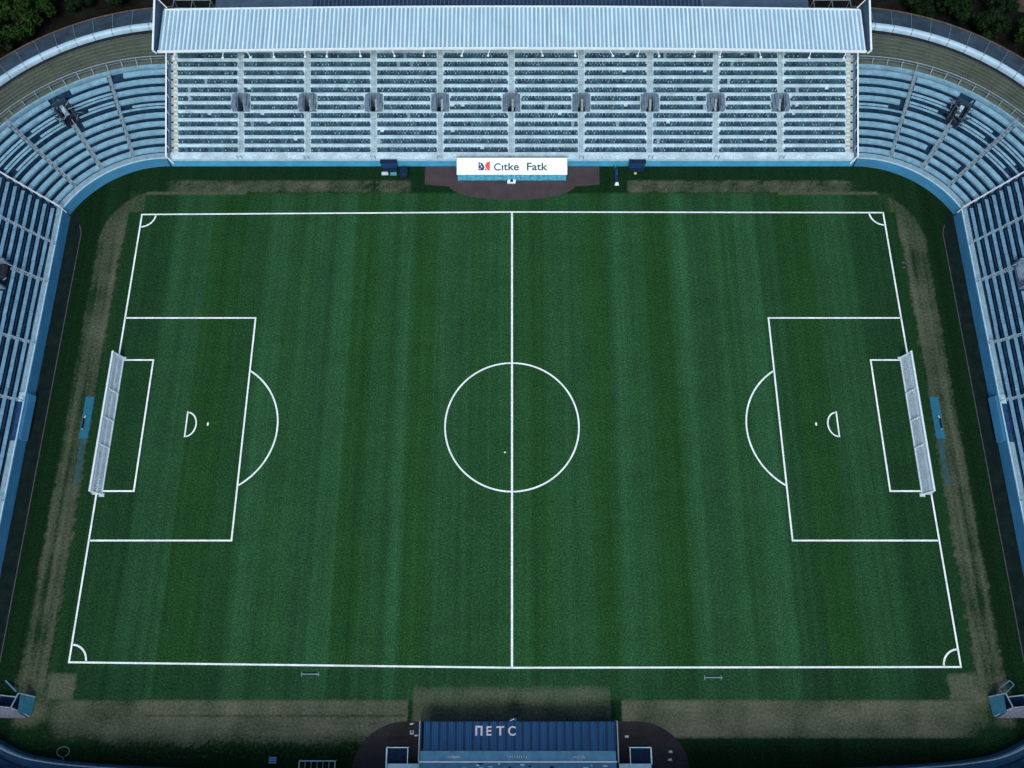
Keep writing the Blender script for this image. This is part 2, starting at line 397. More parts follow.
for sg in (-1, 1):
    gx = 55.3 if sg < 0 else 55.65
    bx, by0, by1 = sg * 36.6, -15.75, 15.9
    line((sg * (gx - h), by1), (bx, by1)); line((sg * (gx - h), by0), (bx, by0))
    line((bx, by1 + h), (bx, by0 - h)) if False else line((bx, by1 - h), (bx, by0 + h))
    lines.face([(bx - h, by1 - h, ZL), (bx + h, by1 - h, ZL), (bx + h, by1 + h, ZL), (bx - h, by1 + h, ZL)]) if False else None
    sx = sg * 50.3
    line((sg * 54.6, 9.47), (sx, 9.47)); line((sg * 54.4, -9.2), (sx, -9.2)); line((sx, 9.47 - h), (sx, -9.2 + h))
    # box corners
    for cx_, cy_ in ((bx, by1), (bx, by0), (sx, 9.47), (sx, -9.2)):
        lines.face([(cx_ if sg < 0 else cx_ - h, cy_ - h, ZL), (cx_ + h if sg < 0 else cx_, cy_ - h, ZL), (cx_ + h if sg < 0 else cx_, cy_ + h, ZL), (cx_ if sg < 0 else cx_ - h, cy_ + h, ZL)])
    # penalty arc
    ycen = -.3; rr = 9.6; cxp = 32.0 + rr
    a = math.acos((cxp - 36.6 + h) / rr)
    arc((sg * cxp, ycen), rr, (math.pi - a) if sg > 0 else -a, (math.pi + a) if sg > 0 else a, n=32)
    # small D and penalty spot
    dx = sg * 44.5
    line((dx, 1.9), (dx, -1.75), .19)
    arc((dx, .05), 1.35, -math.pi / 2 + .12 if sg < 0 else math.pi / 2 + .12, math.pi / 2 - .12 if sg < 0 else 3 * math.pi / 2 - .12, .19, 24, 1.72)
    lines.face([(sg * 41.55 + .13 * math.cos(t), .10 + .26 * math.sin(t), ZL) for t in np.linspace(0, 2 * math.pi, 17)[:-1]])
for (cx_, cy_), a0 in ((TL, -math.pi / 2), (TR, math.pi), (BL, 0), (BR, math.pi / 2)):
    arc((cx_, cy_), 2.1, a0 + .08, a0 + math.pi / 2 - .08, .22, 20)
struct(lines.build('pitch_markings', M['line']))

# ------------------------------------------------------------------ aprons, track, kerb
def sheet(name, pts, z, m): 
    b = MB(); b.face([(x, y, z) for x, y in pts]); return struct(b.build(name, m))
pts = [(-13.25, 41.05), (-13.2, 37.9)] + [(-9.6 * math.cos(t), 37.9 - 2.7 * math.sin(t)) for t in np.linspace(.12, math.pi - .12, 40)] + [(13.25, 37.9), (13.3, 41.05)]
sheet('red_asphalt_apron', pts, .006, M['apron_red'])
pts = [(-19.2, -46)] + [(-19.2, -43.2)] + [(-12.8 - 6.4 * math.cos(t), -43.2 + 5.5 * math.sin(t)) for t in np.linspace(0, math.pi / 2, 24)] + \
      [(15.2 + 6.1 * math.sin(t), -43.2 + 5.5 * math.cos(t)) for t in np.linspace(0, math.pi / 2, 24)] + [(21.3, -46)]
sheet('grey_asphalt_apron', pts, .006, M['apron_grey'])
for sg in (-1, 1):
    o = sheet('perimeter_track', [(sg * x, y) for x, y in [(63.85, -40), (66.0, -40), (66.0, 31.5), (64.9, 33.6), (63.9, 29.8)]], .005, M['track'])
    k = MB(); k.box(sg * 63.72, sg * 63.84, -40, 29.6, 0, .05); k.bar((sg * 63.78, 29.6, .025), (sg * 64.25, 31.0, .025), .12, .05)
    struct(k.build('track_kerb', M['kerb']))

# ------------------------------------------------------------------ stand helpers
def arange(a, b, n): return [a + (b - a) * i / n for i in range(n + 1)]

# ---------------- main stand
FY = 41.12; NROW = 14; TREAD, RISE = 1.205, .45
def mp(s, d, z): return (s, FY + d, z)
def rd(k): return 1.55 + TREAD * k
def rz(k): return 1.35 + RISE * k
main = empty('main_stand', (0, FY, 0), 'long covered stand with dark seat rows on pale concrete under a white ribbed roof', 'stand')
AX = [-41.1, -31.0, -20.95, -10.9, -.1, 10.5, 20.9, 30.9, 40.7]
EDGE = 50.75; XE = 51.85
MB().sweep(mp, [-XE, XE], [(0, -.02), (.12, 1.30), (.30, 1.30), (.30, -.02)]).build('front_wall', M['wall_blue_main'], main)
MB().sweep(mp, [-XE, XE], [(.08, 1.302), (.08, 1.40), (.32, 1.40), (.32, 1.302)]).build('coping', M['coping'], main)
MB().sweep(mp, [-XE, XE], [(.302, .3), (.302, 1.30), (1.55, 1.33), (1.55, .3)]).build('walkway', M['concrete'], main)
VK = (5, 6)
def seat_row_mesh(xa, xb, k, parent):
    vs, fs, cs = [], [], []
    n = int((xb - xa - .1) / .5); off = (xb - xa - n * .5) / 2
    def bx(x0, x1, y0, y1, z0, z1, y_shift, c):
        b = len(vs)
        vs.extend([(x0, y0, z0), (x1, y0, z0), (x1, y1, z0), (x0, y1, z0), (x0, y0 + y_shift, z1), (x1, y0 + y_shift, z1), (x1, y1 + y_shift, z1), (x0, y1 + y_shift, z1)])
        fs.extend([tuple(b + i for i in f) for f in ((3, 2, 1, 0), (4, 5, 6, 7), (0, 1, 5, 4), (1, 2, 6, 5), (2, 3, 7, 6), (3, 0, 4, 7))])
        cs.extend([c] * 8)
    y = FY + rd(k) ; z = rz(k)
    bx(xa + .1, xb - .1, y + .03, y + .52, z + .01, z + .10, 0, (.020, .050, .070, 1))     # mounting beam on the step
    for i in range(n):
        if rnd.random() < .012: continue
        x = xa + off + i * .5 + rnd.uniform(-.03, .03)
        u = rnd.random()
        c = (.030, .088, .140) if u < .55 else (.042, .120, .165) if u < .84 else (.018, .05, .09) if u < .985 else (.24, .36, .42)
        j = rnd.uniform(.75, 1.25); c = (c[0] * j, c[1] * j, c[2] * j, 1)
        tip = rnd.random() < .22                                             # tipped-up seats
        w0, w1 = x + .035, x + .465
        if tip: bx(w0, w1, y + .26, y + .34, z + .14, z + .42, .05, c)
        else: bx(w0, w1, y - .02, y + .36, z + .14, z + .20, 0, c)
        bx(w0 + .01, w1 - .01, y + .37, y + .42, z + .14, z + .56, .10, tuple(v * .85 for v in c[:3]) + (1,))
        if rnd.random() < .38:
            q = x + rnd.uniform(.05, .3); bx(q, q + .15, y + (.1 if rnd.random() < .5 else .30), y + .36, z + .21, z + .30, 0, (.30, .44, .50, 1))
    pl = main.location
    me = bpy.data.meshes.new('seat_row'); me.from_pydata([(a - pl.x, b_ - pl.y, c_ - pl.z) for a, b_, c_ in vs], [], fs)
    at = me.attributes.new('zone', 'FLOAT_COLOR', 'POINT'); at.data.foreach_set('color', [q for c in cs for q in c])
    me.materials.append(M['seat']); me.update()
    o = bpy.data.objects.new('seat_row', me); col.objects.link(o); o.parent = parent
    return o
bounds = [-EDGE] + AX + [EDGE]
for bi in range(10):
    a, b_ = bounds[bi], bounds[bi + 1]
    t = MB()
    for k in range(NROW):
        ga = (0 if bi == 0 else (1.34 if k in VK else .37)); gb = (0 if bi == 9 else (1.34 if k in VK else .37))
        t.box(a + ga, b_ - gb, FY + rd(k), FY + rd(k) + TREAD, (rz(k) - .9 if k else .3), rz(k))
    blk = t.build('seating_block', M['concrete'], main)
    for k in range(NROW):
        ga = (.12 if bi == 0 else (1.40 if k in VK else .42)); gb = (.12 if bi == 9 else (1.40 if k in VK else .42))
        seat_row_mesh(a + ga, b_ - gb, k, blk)
for ax in AX:
    for ks in (range(0, 5), range(7, NROW)):
        st = MB()
        for k in ks:
            y = FY + rd(k)
            st.box(ax - .365, ax + .365, y, y + TREAD * .5, rz(k) - .9, rz(k) - .22); st.box(ax - .365, ax + .365, y + TREAD * .5, y + TREAD, rz(k) - .9, rz(k) + .005)
        st.build('aisle_stair', M['aisle'], main)
    y0, y1 = FY + rd(5) + .01, FY + rd(7) - .01; zt = rz(6) + .55
    v = MB()
    v.box(ax - 1.33, ax - .52, y0, y1, .8, zt - .35, 0); v.box(ax + .60, ax + 1.33, y0, y1, .8, zt - .35, 0)
    v.box(ax - .92, ax - .56, y0 + .1, y1 - .1, zt - .35, zt, 0); v.box(ax + .64, ax + 1.0, y0 + .1, y1 - .1, zt - .35, zt, 0)
    v.box(ax - .52, ax + .60, y1 - .22, y1, .8, zt - .1, 0)
    vo = v.build('vomitory', M['vom'], main, bevel=.03)
    f = MB(); f.box(ax - .515, ax + .595, y0, y1 - .23, .8, 1.5); f.build('passage_floor', M['dark'], vo)
    c = MB()
    for i in range(4): c.box(ax + .05, ax + .38, y0 + .1 + i * .5, y0 + .6 + i * .5, 1.5, 2.2 + i * .4)
    c.build('stair_flight', M['aisle'], vo)
    hr = MB()
    for s_ in (-.42, .50): hr.tube((ax + s_, y0 + .1, zt - .6), (ax + s_, y1 - .3, zt + .15), .035, 6)
    hr.build('handrail', M['rail'], vo)
    gp = MB(); gp.box(ax - .35, ax - .27, FY + .35, FY + .43, 1.41, 2.3); gp.box(ax + .27, ax + .35, FY + .35, FY + .43, 1.41, 2.3); gp.bar((ax - .3, FY + .39, 2.25), (ax + .3, FY + .2, 1.9), .05)
    gp.build('gate_post', M['rail'], main)
for sg in (-1, 1):
    st = MB()
    for k in range(NROW):
        y = FY + rd(k); x0, x1 = sg * EDGE, sg * XE
        for q in range(2):
            yy = y + q * TREAD / 2
            st.box(x0, x1, yy, yy + TREAD / 2, rz(k) - 1, rz(k) - .25 * (1 - q) + .004, 0)
            st.box(sg * (EDGE + .05), sg * (EDGE + .60), yy + .02, yy + .34, rz(k) - .25 * (1 - q) + .006, rz(k) - .25 * (1 - q) + .03, 1)
            if (k * 2 + q) % 2: st.box(sg * (EDGE + .62), sg * (XE - .12), yy + .05, yy + .30, rz(k) - .25 * (1 - q) + .006, rz(k) - .25 * (1 - q) + .05, 2)
    tag(st.build('aisle_stair', [M['aisle'], M['yellow'], M['dark']], main), 'end stair with worn yellow step edges')
    rl = MB(); rx = sg * (XE + .08)
    rl.bar((rx, FY + .2, 2.3), (rx, FY + rd(NROW) - .2, rz(NROW) + .9), .20, .12)
    for k in range(0, NROW, 2): rl.box(rx - .05, rx + .05, FY + rd(k) + .4, FY + rd(k) + .5, .5, rz(k) + 1.2)
    rl.bar((rx, FY + .2, 2.3), (rx - sg * .7, FY - .15, .9), .16, .12)
    rl.build('side_railing', M['white'], main)
    w = MB(); w.hexa([(rx - .1, FY + .3, 0), (rx + .1, FY + .3, 0), (rx + .1, FY + 18.4, 0), (rx - .1, FY + 18.4, 0), (rx - .1, FY + .3, 1.2), (rx + .1, FY + .3, 1.2), (rx + .1, FY + 18.4, rz(NROW) - .2), (rx - .1, FY + 18.4, rz(NROW) - .2)])
    w.build('side_wall', M['vom'], main)
yr = FY + rd(NROW)
MB().box(-XE - .2, XE + .2, yr + .01, yr + .3, 0, 10.1).build('rear_wall', M['gable'], main)
# roof: ribbed sheet, slightly bowed in plan like the photographed eaves line
RF, RB, ZF, ZB = 53.45, 60.85, 10.8, 10.75
def bow(x): return .62 * (1 - (x / 52.) ** 2)
rf = MB(); step = .62; nx = int(103.2 / step); x0r = -nx * step / 2
for i in range(nx):
    xa = x0r + i * step
    def rp(x, t, z): 
        xx = x * (1 + .006 * t) ; b_ = bow(x)
        return (xx, RF + (RB - RF) * t + b_, (ZF + (ZB - ZF) * t) + z)
    jit = rnd.uniform(-.03, .03)
    prof = [(xa, 0), (xa + .32 + jit, 0), (xa + .37 + jit, .13), (xa + .57, .13), (xa + step, 0)]
    for q in range(4):
        (xp, zp), (xq, zq) = prof[q], prof[q + 1]
        rf.face([rp(xp, 0, zp), rp(xq, 0, zq), rp(xq, 1, zq), rp(xp, 1, zp)], 1 if q >= 1 else 0)
    rf.face([rp(xa, 0, -.12), rp(xa, 1, -.12), rp(xa + step, 1, -.12), rp(xa + step, 0, -.12)], 0)
roof = rf.build('roof', [M['roof_sheet'], M['roof_seam']], main)
for yb, dy in ((RF, -.20), (RB, .03)):
    fa = MB()
    for i in range(40):
        xa, xb = -51.55 + 103.1 * i / 40, -51.55 + 103.1 * (i + 1) / 40
        za, zb_ = (ZF - .22, ZF + .16) if yb == RF else (ZB - .2, ZB + .16)
        fa.hexa([(xa, yb + bow(xa) + dy, za), (xb, yb + bow(xb) + dy, za), (xb, yb + bow(xb) + dy + .16, za), (xa, yb + bow(xa) + dy + .16, za),
                 (xa, yb + bow(xa) + dy, zb_), (xb, yb + bow(xb) + dy, zb_), (xb, yb + bow(xb) + dy + .16, zb_), (xa, yb + bow(xa) + dy + .16, zb_)])
    fa.build('fascia', M['white'], roof)
for sg in (-1, 1):
    g = MB()
    xi = lambda t: sg * (52.2 + .30 * t)
    g.hexa([(sg * 51.66, RF - .2, ZF - .5), (sg * 51.74, RF - .2, ZF - .5), (sg * 52.10, RB + 1.1, ZF - .5), (sg * 52.02, RB + 1.1, ZF - .5),
            (sg * 51.95, RF - .2, ZF + .45), (sg * 52.05, RF - .2, ZF + .45), (sg * 52.60, RB + 1.1, ZF + 1.5), (sg * 52.50, RB + 1.1, ZF + 1.5)], 0)
    g.bar((sg * 52.02, RF - .25, ZF + .50), (sg * 52.56, RB + 1.15, ZF + 1.55), .26, .14, 1)
    g.bar((sg * 51.7, RF - .3, ZF - .1), (sg * 52.03, RF - .3, ZF + .45), .16, .16, 1)
    g.bar((sg * 52.45, RB + 1.1, ZF + 1.5), (sg * 51.1, RB + .2, ZB + .3), .10, .10, 1)
    g.build('gable_panel', [M['gable'], M['white']], roof)
for x in [-49, -42, -38.6, -34.8, -30.2, -26.9, -22.2, -17.5, -12.8, -7, -3.2, 4.2, 9.2, 14.2, 18.6, 21.2, 26.7, 30.5, 36, 43.5, 48.6]:
    bl = MB(); y = RF + bow(x) - .29; dx = rnd.uniform(-.5, .6)
    bl.tube((x, y, ZF - .1), (x + dx, y - .55, ZF - .55), .055, 6); bl.box(x + dx - .16, x + dx + .16, y - .72, y - .5, ZF - .74, ZF - .56)
    bl.build('bracket_lamp', M['white'], roof)
for x in [-50.6, -40.6, -30.5, -20.4, -10.3, 0, 10.1, 20.2, 30.4, 40.5, 50.6]:
    MB().tube((x, 57.9, rz(12)), (x, 57.9 + 0, ZF - .15), .13, 10).build('roof_column', M['offwhite'], main)

# ---------------- corner stands
CX, CY, CR = 52.12, 25.55, 15.45
A1 = 63.3
def cplace(sg):
    def f(a, d, z):
        dB_, dU_ = 15.05, 18.4
        d = d + min(1, max(0, (d - dB_) / (dU_ - dB_))) * 1.05 * max(0, 1 - a / 45)
        r = CR + d; t = R(a); return (sg * (CX + r * math.sin(t)), CY + r * math.cos(t), z)
    return f
CT, CRI, CN = 1.22, .445, 10
def cd(k): return 1.6 + CT * k
def cz(k): return 1.35 + CRI * k
RAILA = [17.5, 34.0, 49.5]
for sg in (-1, 1):
    pl = cplace(sg); nm = 'left' if sg < 0 else 'right'
    root = empty('corner_stand', (sg * 62, 46, 0), 'curved open bench stand in the %s far corner, %s' % (nm, 'below the clump of leafy trees' if sg < 0 else 'below the bare brown soil patch'), 'stand', 'curved corner stands')
    full = arange(.1, A1, 40)
    MB().sweep(pl, full, [(.12, -.02), (.46, 1.42), (.72, 1.42), (.72, -.02)]).build('front_wall', M['wall_blue'], root)
    MB().sweep(pl, full, [(.52, 1.422), (.52, 1.50), (.72, 1.50), (.72, 1.422)]).build('coping', M['coping'], root)
    MB().sweep(pl, full, [(.722, .3), (.722, 1.33), (1.6, 1.35), (1.6, .3)]).build('walkway', M['walk'], root)
    dk = MB()
    prof = [(1.602, 0)]
    for k in range(CN): prof += [(cd(k) + (.002 if k == 0 else 0), cz(k)), (cd(k + 1), cz(k))]
    prof += [(cd(CN), 0)]
    dk.sweep(pl, full, prof); dk.build('terrace', M['deck'], root)
    secs = [(.4, RAILA[0] - .7), (RAILA[0] + .7, RAILA[1] - .7), (RAILA[1] + .7, RAILA[2] - .6), (RAILA[2] + .6, A1 - .6)]
    for si, (a, b_) in enumerate(secs):
        for k in range(CN):
            aa, bb = a, b_; d0 = cd(k) + .10; wd = .74; z = cz(k) + .30
            if si in (1, 2) and k >= 6:                       # gap round the stair entrance
                if si == 1: bb = 34.0 - 2.5
                else: aa = 34.0 + 2.5
            m = MB(); n = max(3, int((bb - aa) / 1.6)); sl = arange(aa, bb, n)
            messy = (k in (6, 7) and si in (1, 2, 3)) or (k == 5 and si in (0, 3)) or (k == 7 and si == 0 and False)
            if messy:                                          # boards lifted or split into two thin planks
                m.sweep(pl, sl, [(d0 - .02, z), (d0 - .02, z + .07), (d0 + .34, z + .07), (d0 + .34, z)])
                e = rnd.uniform(.6, 1.0)
                m.sweep(pl, arange(aa, aa + (bb - aa) * e, n), [(d0 + .46, z + .1), (d0 + .46, z + .17), (d0 + .80, z + .22), (d0 + .80, z + .15)])
            else:
                if rnd.random() < .08: bb = bb - (bb - aa) * rnd.uniform(.1, .3); sl = arange(aa, bb, n)
                m.sweep(pl, sl, [(d0, z), (d0, z + .07), (d0 + wd, z + .09), (d0 + wd, z + .02)])
                m.sweep(pl, sl, [(d0 + .05, cz(k) + .002), (d0 + .05, z), (d0 + .12, z), (d0 + .12, cz(k) + .002)])
            for s_ in arange(aa + .5, bb - .5, 3): m.bar(pl(s_, d0 + .4, cz(k)), pl(s_, d0 + .4, z), .08)
            m.build('bench_row', M['bench'], root)
    # aisle stairs with a rail
    for ai, a in enumerate(RAILA):
        st = MB(); k1 = CN if ai != 1 else 6
        hw = (.27, .36, .22)[ai]
        for k in range(k1):
            for q in range(2):
                d0 = cd(k) + q * CT / 2; z = cz(k) + .2 + q * CRI / 2; t = R(a); u = Vector((math.cos(t) * sg, -math.sin(t), 0)) * hw
                p, p2 = Vector(pl(a, d0, z)), Vector(pl(a, d0 + CT / 2, z))
                lo = Vector((0, 0, -.18))
                st.hexa([p - u + lo, p + u + lo, p2 + u + lo, p2 - u + lo, p - u, p + u, p2 + u, p2 - u])
        so = st.build('aisle_stair', M['stair'], root)
        rl = MB()
        rl.tube(pl(a - .6, 1.2, 2.5), pl(a - .6, cd(k1), cz(k1) + .95), .055, 6)
        for k in range(0, k1 + 1, 2): rl.tube(pl(a - .6, cd(k) + .1, cz(k) - .3), pl(a - .6, cd(k) + .1, cz(k) + 1.0), .035, 6)
        rl.build('handrail', M['rail'], so)
    rl = MB()
    rl.bar(pl(A1, .6, 2.25), pl(A1, cd(CN), cz(CN) + .85), .20, .14)
    for k in range(0, CN + 1): rl.bar(pl(A1, cd(k), cz(k) - .4), pl(A1, cd(k), cz(k) + .82), .07)
    rl.bar(pl(A1, .6, 2.25), pl(A1, .1, .9), .16, .12)
    rl.build('end_railing', M['offwhite'] if sg < 0 else M['offwhite'], root)
    # stair entrance pit with a pale cabinet
    en = MB(); a = 34.0
    def rel(u_, d, z):
        t = R(a); p = Vector(pl(a, d, z)); return p + Vector((math.cos(t) * sg, -math.sin(t), 0)) * u_
    def rbox(mb_, u0, u1, d0, d1, z0, z1): mb_.hexa([rel(u0, d0, z0), rel(u1, d0, z0), rel(u1, d1, z0), rel(u0, d1, z0), rel(u0, d0, z1), rel(u1, d0, z1), rel(u1, d1, z1), rel(u0, d1, z1)])
    zb = cz(6)
    rbox(en, -1.05, -.85, cd(6), cd(8) + .49, zb - .5, zb + 1.5); rbox(en, .85, 1.05, cd(6), cd(8) + .49, zb - .5, zb + 1.5)
    rbox(en, -1.05, 1.05, cd(8) + .5, cd(8) + .7, zb - .5, zb + 2.1)
    eo = en.build('stair_entrance', M['vom'] if False else M['canopy'], root)
    fl = MB(); rbox(fl, -.84, .84, cd(6), cd(8) + .49, zb - .5, zb + .5); fl.build('landing', M['dark'], eo)
    cb = MB(); rbox(cb, -.38, .32, cd(7) + .2, cd(8) + .2, zb + .5, zb + 1.35)
    cb.hexa([rel(-.38, cd(7) + .2, zb + 1.35), rel(.32, cd(7) + .2, zb + 1.35), rel(.32, cd(8) + .2, zb + 1.35), rel(-.38, cd(8) + .2, zb + 1.35), rel(-.1, cd(7) - .15, zb + 1.6), rel(.1, cd(7) - .15, zb + 1.6), rel(.25, cd(8) + .1, zb + 1.65), rel(-.3, cd(8) + .1, zb + 1.65)])
    cb.build('cabinet', M['coping'], eo, bevel=.03)
    cl = MB()
    for i in range(70):
        u_, d = rnd.choice((-1, 1)) * rnd.uniform(.4, 1.6), rnd.uniform(cd(5) + .6, cd(8) + .9); z = zb + rnd.uniform(.6, 2.0)
        th = rnd.uniform(0, 3.14); L_ = rnd.uniform(.3, 1.1); p = rel(u_, d, z)
        cl.bar(p, p + Vector((math.cos(th), math.sin(th), rnd.uniform(-.5, .4))) * L_, rnd.uniform(.05, .16), rnd.uniform(.05, .12), rnd.choice((0, 0, 1, 2)))
    cl.build('stacked_rails', [M['canopy'], M['dark'], M['rail']], eo)
    # back walkway, rail, mossy upper terrace, parapet, lean-to roof
    dB = cd(CN); zB = cz(CN)
    MB().sweep(pl, full, [(dB + .002, 0), (dB + .002, zB + .32), (dB + .30, zB + .32), (dB + .30, 0)]).build('back_kerb', M['bench'], root)
    MB().sweep(pl, full, [(dB + .302, 0), (dB + .302, zB), (dB + 1.25, zB), (dB + 1.25, 0)]).build('back_walkway', M['olive_nose'], root)
    rl = MB()
    sl = arange(.5, A1, 46)
    for s0, s1 in zip(sl[:-1], sl[1:]):
        rl.tube(pl(s0, dB + 1.15, zB + 1.05), pl(s1, dB + 1.15, zB + 1.05), .06, 6); rl.tube(pl(s0, dB + 1.15, zB + .55), pl(s1, dB + 1.15, zB + .55), .03, 6)
    for s_ in arange(.5, A1, 15): rl.tube(pl(s_, dB + 1.15, zB), pl(s_, dB + 1.15, zB + 1.08), .045, 6); rl.bar(pl(s_, dB + 1.15, zB + .8), pl(s_, dB + .5, zB + .02), .06)
    rl.build('back_railing', M['rail'], root)
    up = MB(); prof = [(dB + 1.252, 0)]; nst = 8; dU = 33.85 - CR; stp = (dU - dB - 1.25) / nst
    for k in range(nst): prof += [(dB + 1.252 + k * stp, zB + .22 * k), (dB + 1.25 + (k + 1) * stp, zB + .22 * k)]
    prof += [(dU, 0)]
    up.sweep(pl, full, prof)
    uo = up.build('upper_terrace', M['olive'], root)
    ns = MB()
    for k in range(1, nst): ns.sweep(pl, full, [(dB + 1.25 + k * stp - .02, zB + .22 * k - .06), (dB + 1.25 + k * stp - .02, zB + .22 * k + .012), (dB + 1.25 + k * stp + .10, zB + .22 * k + .012), (dB + 1.25 + k * stp + .10, zB + .22 * k - .06)])
    ns.build('step_edge', M['olive_nose'], uo)
    zU = zB + .22 * nst
    jt = MB()
    for ji, a in enumerate([4.5, 12, 19, 26.5, 31, 38, 44, 51, 57]):
        w = .10 if ji in (4, 7) else .045
        for k in range(nst): jt.bar(pl(a, dB + 1.3 + k * stp, zB + .22 * k + .03), pl(a, dB + 1.2 + (k + 1) * stp, zB + .22 * k + .03), w, .05)
    jt.build('expansion_joint', M['canopy'], uo)
    MB().sweep(pl, full, [(dU - .42, zU - .3), (dU - .42, zU - .14), (dU - .002, zU - .14), (dU - .002, zU - .3)]).build('shadow_line', M['dark'], root)  # dark strip standing in for the shadow line at the parapet foot
    pr = [(dU + .002, 0), (dU + .002, zU + .25), (dU + .06, zU + .50), (dU + .2, zU + .62), (dU + .48, zU + .66), (dU + .75, zU + .58), (dU + .90, zU + .40), (dU + .94, zU + .2), (dU + .94, 0)]
    pa = MB(); ps = arange(.1, A1, 14)
    for s0, s1 in zip(ps[:-1], ps[1:]): pa.sweep(pl, arange(s0 + .07, s1 - .07, 4), pr)
    po = pa.build('parapet', M['parapet'], root)
    for s_ in ps[1:-1]: MB().sweep(pl, [s_ - .14, s_ + .14], [(d + (.03 if d > dU + .45 else -.03), z + .03) for d, z in pr[1:-1]]).build('joint_band', M['rail'], po)
    dC = 38.55 - CR
    ca = MB(); ca.sweep(pl, full, [(dU + .942, zU - .2), (dU + .942, zU - .08), (dC, zU - .75), (dC, zU - .87)])
    co = ca.build('lean_to_roof', M['canopy'], root)
    ru = MB(); ru.sweep(pl, full, [(dC + .002, zU - .95), (dC + .002, zU - .62), (dC + .16, zU - .62), (dC + .16, zU - .95)])
    ru.build('gutter', M['rust'], co)
    for s_ in ps[1:-1]: MB().bar(pl(s_, dU + 1.0, zU + .02), pl(s_, dC - .02, zU - .66), .06, .06).build('strut', M['stair'], co)
    MB().sweep(pl, full, [(dC - .5, 0), (dC - .5, zU - .9), (dC - .3, zU - .9), (dC - .3, 0)]).build('rear_wall', M['dark'], root)

